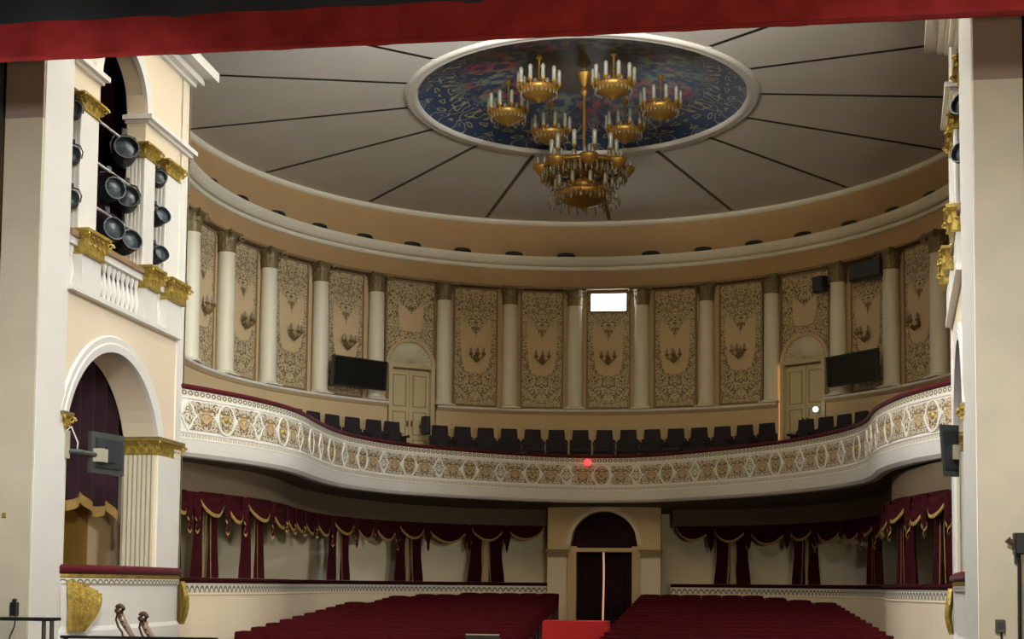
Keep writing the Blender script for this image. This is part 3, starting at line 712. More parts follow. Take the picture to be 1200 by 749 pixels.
MB().box(-.14, .10, YP+.55, YP+.57, -1.1, .9).build('glow_strip', 'glowslit', pt)
MB().box(-1.4, 1.4, YP+.6, YP+.64, -1.2, 2.0).build('foyer_screen', 'darkdrape', pt)

# ------------------------------------------------------------------ proscenium side walls with boxes
def side_mapper(side):
    if side == 'left': return lambda d, y, z: (-5.85-d, y, z)
    p0 = Vector((5.63, 17.1)); p1 = Vector((6.20, 21.35)); t = (p1-p0).normalized(); n = Vector((t.y, -t.x))
    return lambda d, y, z: (p0.x+t.x*(y-17.1)+n.x*d, p0.y+t.y*(y-17.1)+n.y*d, z)
YC = 18.77
def fluted_pier(T, y0, y1, z0, z1, dep, parent, capmat='gold', cap=True):
    """square pier: plain front face, flutes on the faces that look up and down the hall"""
    sh = MB(T); poly = [(0, y0+.012), (0, y1-.012)]
    nf = 4; e = .03
    def flutes(y, sgn, rev):
        pts = []; d0, d1 = e, dep-e; wv = (d1-d0)/nf
        for k in range(nf):
            c0 = d0+k*wv
            pts += [(c0, y), (c0+wv*.2, y), (c0+wv*.35, y+sgn*.022), (c0+wv*.65, y+sgn*.022), (c0+wv*.8, y)]
        return pts[::-1] if rev else pts
    poly = [(0, y0+.01), (0, y1-.01), (.01, y1)]+flutes(y1, -1, False)+[(dep, y1), (dep, y0)]+flutes(y0, 1, True)+[(.01, y0)]
    n = len(poly); V = [(d, y, z0) for d, y in poly]+[(d, y, z1) for d, y in poly]
    sh.add(V, [tuple(range(n)), tuple(range(2*n-1, n-1, -1))]+[(i, (i+1)%n, (i+1)%n+n, i+n) for i in range(n)])
    return sh.build('pier', 'white', parent)
def square_capital(T, y0, y1, z0, z1, dep, parent, material='gold', back=.0):
    """gilt pier capital: flared bell, two rows of curling leaves, corner scrolls, thin abacus"""
    h = z1-z0; mb = MB(T)
    secs = [(0, .012), (.06, .022), (.10, .004), (.5, .006), (.75, .03), (.86, .055), (.87, .075), (1.0, .08)]
    V = []; F = []
    for k, g in secs: V += [(-g, y0-g, z0+h*k), (-g, y1+g, z0+h*k), (dep+g*.5, y1+g, z0+h*k), (dep+g*.5, y0-g, z0+h*k)]
    for k in range(len(secs)-1):
        for e in range(4): F.append((4*k+e, 4*k+(e+1) % 4, 4*k+4+(e+1) % 4, 4*k+4+e))
    n4 = 4*len(secs); F += [(0, 1, 2, 3), (n4-4, n4-3, n4-2, n4-1)]; mb.add(V, F)
    def lf(fn_, c, wd, zb, hh, out):
        def fn(u, v):
            x = (u-.5)*wd*(1-.7*v**4)*(1+.12*sin(v*14)); o = .012+out*(.25*v+1.6*max(0, v-.5)**2)-.12*abs(u-.5)*wd; z = zb+hh*(v if v < .8 else .8-(v-.8)*1.1)
            return fn_(c+x, o, z)
        mb.grid(fn, 4, 8)
    ny = max(2, int((y1-y0)/.12)); nd = max(2, int(dep/.12))
    for row, (zb, hh, out) in enumerate(((z0+h*.08, h*.55, .055), (z0+h*.34, h*.62, .085))):
        for k in range(ny+row):
            c = y0+(y1-y0)*(k+.5-.5*row)/ny; lf(lambda a, o, z: (-o, a, z), c, (y1-y0)/ny*.9, zb, hh, out)
        for k in range(nd+row):
            c = dep*(k+.5-.5*row)/nd
            lf(lambda a, o, z: (a, y0-o, z), c, dep/nd*.9, zb, hh, out); lf(lambda a, o, z: (a, y1+o, z), c, dep/nd*.9, zb, hh, out)
    for yy, s in ((y0, -1), (y1, 1)):
        mb.tube([(-.06-.04*cos(t)*(1-t/9), yy+s*(.06+.04*cos(t)*(1-t/9)), z0+h*.70+.05*sin(t)*(1-t/9)) for t in [i*.7 for i in range(11)]], .017, 6)
    return mb.build('capital', material, parent)
def side_wall(side):
    T = side_mapper(side); base = T(0, 18.8, -1.8)
    W = MB(T)
    # lower storey with the segmental box arch
    W.box(0, .54, 17.1, YC-1.54, -1.8, 3.89).box(0, .54, YC+1.54, 21.35, -1.8, 3.89)
    n = 28
    for i in range(n):
        y0, y1 = YC-1.54+3.08*i/n, YC-1.54+3.08*(i+1)/n
        f = lambda y: 1.64+math.sqrt(max(1.64**2-(y-YC)**2, 0))
        V = [(0, y0, f(y0)), (0, y1, f(y1)), (0, y1, 3.89), (0, y0, 3.89), (.54, y0, f(y0)), (.54, y1, f(y1)), (.54, y1, 3.89), (.54, y0, 3.89)]
        W.add(V, [(0, 1, 2, 3), (7, 6, 5, 4), (0, 4, 5, 1)])
    # upper storey: end strip, entablatures, arch
    W.box(0, .30, 20.97, 21.35, 3.89, 8.25)
    W.box(0, .30, 17.13, 17.98, 6.62, 6.95).box(0, .30, 19.56, 21.0, 6.62, 6.95)
    for i in range(n):
        y0, y1 = YC-.80+1.6*i/n, YC-.80+1.6*(i+1)/n; f = lambda y: 7.05+math.sqrt(max(.64-(y-YC)**2, 0))
        V = [(0, y0, f(y0)), (0, y1, f(y1)), (0, y1, 8.25), (0, y0, 8.25), (.30, y0, f(y0)), (.30, y1, f(y1)), (.30, y1, 8.25), (.30, y0, 8.25)]
        W.add(V, [(0, 1, 2, 3), (7, 6, 5, 4), (0, 4, 5, 1)])
    W.box(0, .30, 17.13, YC-.80, 6.95, 8.25).box(0, .30, YC+.80, 21.0, 6.95, 8.25)
    W.box(0, .5, 17.13, 21.35, 8.25, 11.0)
    # link back to the round hall
    W.box(.0, 1.6, 21.30, 21.36, -1.9, 11) if side == 'left' else W.box(0, 1.4, 21.30, 21.36, -1.9, 11)
    r = W.build('wall_'+side, 'cream'); tag(r, f'cream and white proscenium box wall with arch, {side} of the hall', 'wall', kind='structure')
    INV[r.name] = Matrix()
    # white strip at the end of the wall
    MB(T).box(-.02, .1, 20.98, 21.22, -1.0, 6.6).build('white_strip', 'white', r)
    # archivolts
    for Rr, wd, zc, a0 in ((1.64, .23, 1.64, math.asin(.56/1.64)-.02), (.80, .21, 7.05, 0.0)):
        mb = MB(T); V = []; F = []; n = 36
        for i in range(n+1):
            a = a0+(pi-2*a0)*i/n
            for rr, d in ((Rr-.008, .04), (Rr-.008, -.03), (Rr+wd*.45, -.045), (Rr+wd*.55, -.03), (Rr+wd*.9, -.035), (Rr+wd, 0)): V.append((d, YC+rr*cos(a), zc+rr*sin(a)))
        for i in range(n):
            for k in range(5): F.append((6*i+k, 6*i+k+1, 6*i+k+7, 6*i+k+6))
        mb.add(V, F).build('archivolt', 'white', r)
    # lower pilaster: fluted jamb in the arch and flat white face
    for ya, yb, s in ((YC+1.54, 21.2, -1), (17.1, YC-1.54, 1)):
        p = MB(T); y = YC+1.54 if s < 0 else YC-1.54
        pts = []; nf = 7; wv = .52/nf
        V = []; F = []
        for k in range(nf):
            c0 = .01+k*wv; pts += [(c0, 0), (c0+wv*.35, 0), (c0+wv*.5, -.0), (c0+wv*.5, .06), (c0+wv*.9, .06), (c0+wv*.9, 0)]
        for d, o in pts: V += [(d, y+s*(.065-o), -1.2), (d, y+s*(.065-o), 1.95)]
        F = [(2*i, 2*i+2, 2*i+3, 2*i+1) for i in range(len(pts)-1)]
        p.add(V, F).build('fluted_jamb', 'fluted', r)
        MB(T).box(-.03, .02, ya+.02, yb-.05, -1.2, 1.95).build('pilaster_face', 'white', r)
        y0, y1 = min(ya, yb), max(ya, yb)
        square_capital(T, y0+.0 if s > 0 else y0-.03, y1, 1.95, 2.2, .54, r)
        MB(T).box(-.08, .56, y0-.10, y1+.08, 2.19, 2.23).build('impost', 'dimgold', r)
    # upper piers, capitals, pedestals
    for y0, y1 in ((17.42, 17.97), (19.58, 19.97), (20.41, 20.97)):
        p = fluted_pier(T, y0, y1, 4.70, 6.42, .30, r)
        square_capital(T, y0, y1, 6.40, 6.63, .30, p)
        pe = MB(T).box(-.08, .30, y0-.02, y1+.02, 3.92, 4.42).build('pedestal', 'white', r)
        square_capital(lambda d, y, z: T(d-.12, y, z), y0-.02, y1+.02, 4.40, 4.74, .36, pe)
    # impost mouldings over the side bays, with return into the arch
    for y0, y1 in ((17.13, YC-.78), (YC+.78, 21.36)):
        MB(T).box(-.05, .33, y0, y1+.02, 6.93, 6.98).box(-.12, .35, y0-(.05 if y0 > 18 else 0), y1+.05, 6.98, 7.05).build('impost_moulding', 'white', r)
    # top cornice
    mb = MB(T); mb.box(-.06, .3, 17.13, 21.42, 8.14, 8.2).box(-.16, .3, 17.13, 21.52, 8.2, 8.28).box(-.14, .3, 17.13, 21.5, 8.28, 8.32).box(-.34, .3, 17.13, 21.72, 8.32, 8.48); mb.build('cornice', 'white', r)
    # balustrade
    b = MB(T).box(-.10, .25, 17.1, 20.97, 3.86, 3.93).build('balustrade_sill', 'white', r)
    MB(T).box(-.07, .2, 17.13, 21.0, 4.60, 4.68).build('balustrade_rail', 'brownline', r)
    MB(T).box(-.03, .16, 17.13, 21.0, 4.50, 4.60).build('balustrade_head', 'white', r)
    for a, c, n in ((17.99, 19.56, 10), (19.99, 20.39, 3), (17.15, 17.40, 2)):
        for k in range(n):
            y = a+(c-a)*(k+.5)/n; o = T(.06, y, 3.93)
            MB().lathe([(.05, 0), (.05, .04), (.03, .07), (.055, .2), (.05, .26), (.022, .42), (.04, .5), (.045, .57)], 8, o).build('baluster', 'white', b)
    # box interior: back, floor, ceiling, drapes
    MB(T).box(1.55, 1.6, 16.6, 21.3, -1.5, 4.0).build('box_back_wall', 'amber', r)
    MB(T).box(.54, 1.6, 16.6, 21.3, 3.86, 3.9).build('loggia_floor', 'olive', r)
    MB(T).box(.54, 1.6, 16.6, 21.3, -.75, -.7).build('box_floor', 'carpet', r)
    MB(T).box(.54, 1.6, 16.55, 16.6, -1.5, 8.25).build('box_end_wall', 'amber', r)
    MB(T).box(.30, 1.6, 16.6, 21.3, 8.25, 8.3).build('loggia_ceiling', 'olive', r)
    MB(T).grid(lambda u, v: (1.1+.05*sin(u*70), 16.6+4.7*u, 3.9+4.35*v), 150, 2).build('loggia_drape', 'darkdrape', r, True)
    # curtain hung inside the box arch with scalloped gold hem
    dr = MB(T); hem = MB(T)
    def hz(u): return 1.22-.16*abs(sin(u*pi*3.5))-.06*cos(u*6)
    def fn(u, v):
        y = YC-1.6+3.2*u; top = 1.64+math.sqrt(max(1.72**2-(y-YC)**2, 0)); b_ = hz(u); return (.60+.04*sin(u*46), y, top+(b_-top)*v)
    dr.grid(fn, 90, 8); cu = dr.build('box_curtain', 'darkdrape', r, True)
    hem.grid(lambda u, v: (lambda p: (p[0]-.02, p[1], p[2]+.03-.15*v))(fn(u, 1)), 90, 1); hem.build('gold_fringe', 'goldfringe', cu)
    MB(T).box(.57, .59, 18.30, 18.34, 1.1, 3.2).build('curtain_cord', 'lining', cu)
    MB(T).box(.9, .94, 18.3, 18.38, -.6, 1.3).build('partition_edge', 'lining', r)
    # bowed parapet with velvet rail and gilt palmettes
    pts = [(-.0, 17.13), (-.12, 17.3), (-.26, 17.9), (-.32, 18.8), (-.30, 19.8), (-.22, 20.7), (-.10, 21.05), (.08, 21.14)]
    C = Curve2([(d*(1 if side == 'left' else .3)+(0 if side == 'left' else .03), y) for d, y in pts])
    def sw(mb, prof, uv=False, s0=0, s1=None):
        s1 = C.L if s1 is None else s1
        def fn(u, v):
            p, t, nn = C.at(s0+(s1-s0)*u); nn = Vector((-t.y, t.x)); j = v*(len(prof)-1); i = min(int(j+1e-6), len(prof)-2); k = j-i
            o = prof[i][0]*(1-k)+prof[i+1][0]*k; z = prof[i][1]*(1-k)+prof[i+1][1]*k
            return (p.x+nn.x*o, p.y+nn.y*o, z)
        return mb.grid(fn, 60, len(prof)-1, (lambda u, v: (s0+(s1-s0)*u, v)) if uv else None)
    pr = sw(MB(T), [(-.1, .1), (0, .09), (0, -.02), (-.02, -.06), (-.02, -.6), (.02, -.66), (.02, -1.9)]).build('box_parapet', 'white', r)
    sw(MB(T), [(-.2, .1), (.02, .1), (.055, .13), (.05, .18), (.0, .22), (-.2, .22)]).build('velvet_rail', 'velvet', pr, True)
    sw(MB(T), [(.012, .10), (.02, .06), (.004, .045)]).build('gilt_bead', 'gold', pr)
    sw(MB(T), [(.006, .04), (.01, -.025)], True).build('lace_border', 'lace', pr)
    for yc, dep_ in (((17.26, 0), (21.04, 1)) if side == 'left' else ((21.04, 1),)):
        s = min(range(len(C.p)), key=lambda i: abs(C.p[i].y-yc)); p, t, nn = C.at(C.s[s]); nn = Vector((-t.y, t.x))
        mb = MB(T); hw = (.50 if not dep_ else .26)*(1 if side == 'left' else .45)
        for k in range(17):
            a = (-.1+1.4*k/16) if not dep_ else -1.3+2.6*k/16; L = .66-.03*abs(a)
            def fl_(u, v, a=a, L=L):
                x = a*hw*(.34+.40*math.sin(v*pi/2)); z = -.68+L*v*(1-.13*a*a)+.02; wv = .04*(.6+.6*v)*(1 if v < .95 else .5); o = .02+.05*sin(pi*v*.9)+.065*(1-abs(2*u-1))
                x += (u-.5)*2*wv; z += .02*cos(k*9)*v
                return (p.x+nn.x*o+t.x*x, p.y+nn.y*o+t.y*x, z)
            mb.grid(fl_, 2, 6)
        mb.grid(lambda u, v: (lambda x, z: (p.x+nn.x*.015+t.x*x, p.y+nn.y*.015+t.y*x, z))(hw*((u if not dep_ else u*2-1))*(.40+.30*v), -.66+.58*v), 4, 4)
        mb.build('gilt_palmette', 'gold', pr)
    return T, r
TL, wl = side_wall('left'); TR, wr = side_wall('right')

# proscenium reveal and stage-side portal walls
def portal(side):
    if side == 'left':
        q = MB().box(-6.3, -5.82, 16.35, 17.12, -1.8, 11); x0, x1 = -6.34, -5.83
    else:
        q = MB().box(5.60, 6.1, 16.35, 17.12, -1.8, 11); x0, x1 = 5.61, 6.16
    r = tag(q.build('trim_5' if side == 'left' else 'trim_6', 'white'), f'plain white reveal of the proscenium opening, {side} side', 'proscenium', kind='structure'); INV[r.name] = Matrix()
    o = MB().box(x0, x1, 16.30, 16.36, -1.8, 5.9).build('portal_face', 'portal', r)
    MB().box(x0, x1, 16.30, 16.36, 5.9, 11).build('upper_portal_face', 'brownupper', r)
    # black stage leg beside it
    x2, x3 = (x0-2.6, x0) if side == 'left' else (x1, x1+2.6)
    lg = MB().grid(lambda u, v: (x2+(x3-x2)*u, 16.2+.06*sin(u*40)*.6, -1.6+11*v), 60, 2).build('side_curtain', 'bluecloth', None, True)
    tag(lg, f'black stage leg curtain at the {side} edge of the frame', 'curtain')
portal('left'); portal('right')
MB_ = MB().box(-9, 9, 16.36, 16.5, 9.0, 11.1); tag(MB_.build('wall_front', 'cream'), 'wall above the proscenium opening hidden by the border', 'wall', kind='structure')

# stage border: slate cloth with a deep red velvet hem
bd = empty('stage_border', (0, 14.5, 5.92), label='red velvet stage border across the top of the picture', cat='curtain')
MB().grid(lambda u, v: (-8+16*u, 14.5+.05*sin(u*90)*(.4+.6*(1-v)), 5.92+.44*v), 240, 4).build('red_hem', 'border', bd, True)
MB().tube([(-8, 14.47, 5.925), (8, 14.47, 5.925)], .03, 8).build('hem_pipe', 'border', bd, True)
MB().grid(lambda u, v: (-8+16*u, 14.56+.05*sin(u*60), 6.34+4.5*v), 160, 2).build('upper_cloth', 'bluecloth', bd, True)

# ------------------------------------------------------------------ chandeliers
def candle(parent, x, y, z, h, r=.042):
    c = MB().lathe([(.012, -.05), (.03, -.03), (.055, .0), (.06, .02), (.03, .03)], 8, (x, y, z)).build('candle_cup', 'brass', parent)
    MB().lathe([(r, .02), (r, h*.7), (r*1.15, h*.75), (r*.9, h*.92), (.003, h)], 7, (x, y, z)).build('candle_tube', 'milk', c, True)
def pendant(mb, x, y, z, h, r=.018):
    mb.add([(x, y, z), (x+r, y, z-h*.6), (x, y+r, z-h*.6), (x-r, y, z-h*.6), (x, y-r, z-h*.6), (x, y, z-h)], [(0,1,2),(0,2,3),(0,3,4),(0,4,1),(5,2,1),(5,3,2),(5,4,3),(5,1,4)])
sm = empty('small_chandelier', local=True)
MB().lathe([(.001, -.24), (.03, -.235), (.05, -.19), (.16, -.16), (.29, -.09), (.36, -.01), (.385, .05), (.37, .07), (.30, .05), (.05, .03)], 24).build('bowl', 'brass', sm, True)
MB().tube([(0, 0, 0), (0, 0, .75)], .018, 8).build('stem', 'brass', sm)
MB().lathe([(.02, .62), (.07, .66), (.05, .72), (.02, .76)], 10).build('ceiling_rose', 'brass', sm)
for k in range(10):
    a = 2*pi*k/10; rr = .40
    am = MB().tube([(.33*cos(a), .33*sin(a), .02), (.39*cos(a), .39*sin(a), .0), (rr*cos(a), rr*sin(a), .08)], .012, 5).build('arm', 'brass', sm)
    candle(am, rr*cos(a), rr*sin(a), .10, .32)
x_ = MB(); 
for k in range(24): a = 2*pi*k/24; pendant(x_, .36*cos(a), .36*sin(a), .0, .13)
x_.build('crystal_drops', 'crystal', sm)['kind'] = 'stuff'
reg(sm); f_ = True
HEX = [('nearest left', -.72, -1.32), ('nearest right', .75, -1.32), ('outer left', -1.52, .02), ('outer right', 1.62, .05), ('rear left', -.78, 1.4), ('rear right', .82, 1.4)]
for nm, x, y in HEX:
    o = sm if f_ else copy_tree(sm); f_ = False; o.location = (x, D+y, 9.72)
    tag(o, f'small gilt bowl chandelier with candle tubes, {nm} of the six under the painted dome', 'chandelier', 'six small chandeliers')
mc = empty('main_chandelier', (.06, D, 7.65), label='large tiered gilt and crystal chandelier hanging lowest in the middle', cat='chandelier', local=True)
MB().tube([(0, 0, .3), (0, 0, 3.0)], .03, 8).build('stem', 'brass', mc)
MB().lathe([(.05, 2.4), (.09, 2.5), (.05, 2.6), (.11, 2.75), (.16, 2.88), (.05, 2.95)], 12).build('canopy', 'brass', mc)
MB().lathe([(.001, 0), (.03, .01), (.03, .05), (.12, .09), (.34, .16), (.50, .27), (.56, .36), (.53, .40), (.40, .37), (.08, .36)], 28).build('lower_bowl', 'brass', mc, True)
MB().lathe([(.10, .36), (.26, .40), (.34, .50), (.30, .60), (.14, .68), (.08, .75)], 20).build('inner_bowl', 'brass', mc, True)
MB().lathe([(.16, .70), (.34, .74), (.52, .84), (.60, .95), (.57, .99), (.3, .95), (.1, .94)], 28).build('upper_bowl', 'brass', mc, True)
MB().lathe([(.80, .86), (.85, .84), (.88, .88), (.85, .93), (.80, .91), (.80, .86)], 40).build('outer_hoop', 'brass', mc, True)
for k in range(8):
    a = 2*pi*k/8+.2; x, y = .86*cos(a), .86*sin(a)
    b = MB().tube([(.2*cos(a), .2*sin(a), .82), (.5*cos(a), .5*sin(a), .70), (.78*cos(a), .78*sin(a), .76), (x, y, .88)], .02, 6).build('arm', 'brass', mc)
    MB().lathe([(.001, -.20), (.05, -.17), (.13, -.09), (.185, .0), (.19, .05), (.11, .04)], 12, (x, y, .88)).build('arm_bowl', 'brass', b, True)
    for j in range(3):
        e = 2*pi*j/3+a; MB().lathe([(.03, .02), (.03, .16), (.002, .22)], 6, (x+.09*cos(e), y+.09*sin(e), .90)).build('bulb', 'milk', b, True)
for k in range(10):
    a = 2*pi*k/10+.1
    am = MB().tube([(.3*cos(a), .3*sin(a), .98), (.52*cos(a), .52*sin(a), 1.0), (.66*cos(a), .66*sin(a), 1.14)], .014, 5).build('arm', 'brass', mc); candle(am, .66*cos(a), .66*sin(a), 1.18, .34, .05)
for k in range(10):
    a = 2*pi*k/10
    am = MB().tube([(.42*cos(a), .42*sin(a), .38), (.52*cos(a), .52*sin(a), .36), (.58*cos(a), .58*sin(a), .42)], .012, 5).build('arm', 'brass', mc); candle(am, .58*cos(a), .58*sin(a), .46, .24)
for k in range(12):
    a = 2*pi*k/12; am = MB().tube([(.52*cos(a), .52*sin(a), .28), (.68*cos(a), .68*sin(a), .24), (.74*cos(a), .74*sin(a), .32), (.70*cos(a), .70*sin(a), .36)], .012, 5).build('scroll_arm', 'brass', mc)
x_ = MB()
for rr, z, h, n in ((.88, .84, .22, 48), (.56, .34, .16, 36), (.60, .92, .24, 36), (.74, .26, .16, 24), (.3, .36, .1, 12)):
    for k in range(n): a = 2*pi*k/n; pendant(x_, rr*cos(a), rr*sin(a), z, h*(1+.2*(k % 2)), .02)
for k in range(16):
    a = 2*pi*k/16
    for j in range(6): v = j/5; r2 = .86+(.54-.86)*v; pendant(x_, r2*cos(a), r2*sin(a), .84-.42*v-.10*sin(pi*v), .08, .022)
x_.build('crystal_drops', 'crystal', mc)['kind'] = 'stuff'

# ------------------------------------------------------------------ stalls seats
ss = empty('stalls_seat', local=True)
def bk(u, v):
    a = (u-.5)*2; x = a*.235; z = .40+.55*v-.03*max(0, abs(a)-.75)**1*4*v*v*.5; y = .10+.10*v-.035*(1-a*a)*sin(pi*min(1, v*1.05))-.02; return (x, y, z)
MB().grid(bk, 4, 4).grid(lambda u, v: (lambda p: (p[0], p[1]+.09*(1 if 0 < u < 1 else .6), p[2]))(bk(u, v)), 4, 4).grid(lambda u, v: (lambda p: (p[0], p[1]+.09*v, p[2]+.012*sin(pi*v)))(bk(u, 1)), 4, 2).build('backrest', 'seatvelvet', ss, True)
MB().cbox(-.215, .215, -.30, .12, .36, .46, .035).build('seat', 'seatvelvet', ss)
for s in (-1, 1): MB().box(s*.218-.018, s*.218+.018, -.26, .10, .60, .635).build('armrest', 'wood', ss)
for s in (-1, 1): MB().box(s*.222-.008, s*.222+.008, -.14, .20, 0, .60).build('side_panel', 'wood', ss)
MB().box(-.025, .025, .165, .185, .86, .90).build('number_plate', 'beige', ss)
reg(ss); f_ = True
PITCH = .478
for row in range(15):
    Y = 20.1+.9*row; zt = -.74+.043*(Y-20); zf = zt-.95
    def outer(sgn):
        x = 5.0 if sgn < 0 else 5.35
        return x if Y < 30.6 else x-(Y-30.6)*.62
    for sg, inner in ((-1, -(-.94+(33-Y)*.055)), (1, 1.0)):
        n = int((outer(sg)-inner)/PITCH)
        for k in range(n):
            o = ss if f_ else copy_tree(ss); f_ = False
            x = sg*(inner+PITCH*(k+.5)); o.location = (x, Y, zf)
            tag(o, f'maroon velvet stalls seat, {ORD[row]} visible row from the front, {ORD[k]} from the aisle, {"left" if sg < 0 else "right"} block', 'seat', 'maroon stalls seats')
# aisle carpet
cp_ = MB().grid(lambda u, v: (-.6+1.4*u, 17+17.7*v, -1.83+.03+.043*(.7+17.7*v)), 2, 4).build('aisle_carpet', 'carpet', FLOOR)

# ------------------------------------------------------------------ small foreground things
# covered desk in the aisle
dk = empty('covered_desk', (.55, 21.6, -1.62), label='desk under a bright red cloth in the centre aisle', cat='desk', local=True)
def clf(u, v):
    a = u*4; q = int(a) % 4; t = a-int(a); cs = [(-.5, -.3), (.5, -.3), (.5, .3), (-.5, .3)]; p0 = cs[q]; p1 = cs[(q+1) % 4]
    k = 1+.10*v+.02*v*sin(u*60); return ((p0[0]+(p1[0]-p0[0])*t)*k, (p0[1]+(p1[1]-p0[1])*t)*k, 1.08-1.06*v)
MB().grid(clf, 96, 5).add([(-.5, -.3, 1.08), (.5, -.3, 1.08), (.5, .3, 1.08), (-.5, .3, 1.08)], [(0, 1, 2, 3)]).build('red_cloth', 'red', dk)
MB().box(-.48, .48, -.28, .28, 1.02, 1.07).build('desk_top', 'wood', dk)
for sx in (-.44, .44):
    for sy in (-.24, .24): MB().box(sx-.025, sx+.025, sy-.025, sy+.025, 0, 1.02).build('leg', 'wood', dk)
rd = empty('reading_stand', (-.55, 19.2, -1.65), label='small dark reading stand with a pale top edge before the left seats', cat='stand', local=True)
MB().prism([(-.24, .86), (.24, .86), (.24, .955), (-.24, .955)], -.02, .0).build('desk_board', 'black', rd)
MB().box(-.235, .235, -.025, .02, .95, .965).build('top_edge', 'beige', rd)
MB().tube([(0, 0, .02), (0, 0, .9)], .015, 8).build('pole', 'black', rd)
MB().lathe([(.18, 0), (.18, .02), (.03, .04), (.015, .06)], 14).build('foot', 'black', rd)

# black stand at the lower left and its lamp on the wall
bs = empty('black_bench', (-4.6, 14, -1.55), label='black metal trestle at the bottom left corner', cat='trestle', local=True)
MB().box(-.9, .28, -.12, .12, 1.125, 1.16).build('top_bar', 'black', bs)
for x in (.17, .26): MB().tube([(x, -.05, 1.13), (x+.04, -.1, 0)], .022, 6).build('leg', 'black', bs)
for x in (-.85, -.75): MB().tube([(x, -.05, 1.13), (x-.04, -.1, 0)], .022, 6).build('leg', 'black', bs)
pr_ = empty('pit_rail', (-3.4, 14.2, -1.55), label='low dark rail along the bottom edge beside the black trestle', cat='rail', local=True)
MB().box(-.95, .8, -.03, .03, .935, .965).build('top_bar', 'black', pr_)
for x in (-.9, -.1, .75): MB().box(x-.02, x+.02, -.02, .02, 0, .94).build('post', 'black', pr_)
wd_ = empty('wall_device', (-5.985, 16.3, -.36), label='small black wall device with a dangling cable on the left portal wall', cat='device', local=True)
MB().cbox(-.045, .045, -.07, 0, -.07, .09, .01).build('casing', 'black', wd_)
MB().lathe([(.02, .09), (.03, .11), (.03, .13), (.001, .14)], 10, (0, -.03, 0)).build('knob', 'black', wd_)
MB().tube([(.02, -.03, -.07), (.01, -.03, -.2), (-.05, -.03, -.34), (-.04, -.03, -.6)], .008, 5).build('cable', 'black', wd_)
# scroll-headed instrument necks rising from the pit
def bass(x, y, z, label):
    r = empty('instrument_neck', (x, y, -1.7), label=label, cat='instrument', group='instrument necks', local=True); k = z+1.7
    pts = [(.03+.05*cos(t)*(1-t/9), -.0, k-.05+.055*sin(t)*(1-t/9)) for t in [i*.5 for i in range(13)]][::-1]
    MB().tube(pts, [.022+.008*math.sin(i/12*pi) for i in range(13)], 8).build('scroll', 'wood', r, True)
    MB().tube([(.075, 0, k-.03), (.045, 0, k-.12), (.09, 0, k-.2), (.20, 0, k-.36), (.50, .1, k-.9), (.7, .15, .0)], [.03, .042, .04, .028, .025, .03], 8).build('pegbox', 'skinwood', r, True)
    MB().tube([(.02, -.02, k-.08), (-.0, -.02, k-.16), (.03, -.02, k-.24), (.075, -.02, k-.3), (.10, -.02, k-.40)], .012, 6).build('string_guard', 'wood', r, True)
    for j in range(3):
        MB().tube([(.06+.03*j, -.06, k-.12-.06*j), (.06+.03*j, .06, k-.12-.06*j)], .012, 6).build('tuning_peg', 'wood', r)
bass(-4.08, 15, -.27, 'leaning scroll-headed instrument neck nearer the gilt palmette')
bass(-3.80, 15, -.355, 'leaning scroll-headed instrument neck farther from the gilt palmette')
# things on the right portal wall
fd = empty('flood_lamp', (6.02, 16.28, .5), label='black flood lamp with a cable at the right edge on the portal wall', cat='lamp', local=True)
MB().cbox(-.05, .2, -.16, -.02, -.1, .14, .015).build('housing', 'black', fd)
MB().tube([(-.05, -.09, .03), (-.10, -.09, .05), (-.12, -.09, .07)], [.03, .03, .045], 8).build('swivel_knob', 'wood', fd)
MB().tube([(.0, -.08, -.08), (.01, -.06, -.2), (0, -.05, -2.1)], .022, 6).build('cable', 'black', fd)
MB().box(-.03, .03, -.03, .02, -.2, -.08).build('clamp', 'slate', fd)
sk = empty('socket_box', (5.825, 16.30, -.41), label='small dark socket box low on the right portal wall', cat='socket', local=True)
MB().cbox(-.05, .05, -.05, 0, -.075, .075, .01).build('casing', 'greyplastic', sk)
MB().cbox(-.03, .03, -.06, -.045, -.03, .04, .006).build('cover', 'slate', sk)
MB().tube([(.01, -.03, -.07), (.02, -.03, -.3), (.02, -.03, -1.2)], .012, 6).build('cable', 'black', sk)
sw_ = MB().cbox(-6.20, -6.15, 16.285, 16.30, .79, .85, .004).build('wall_tag', 'gold'); tag(sw_, 'tiny yellow tag on the left portal wall', 'tag')

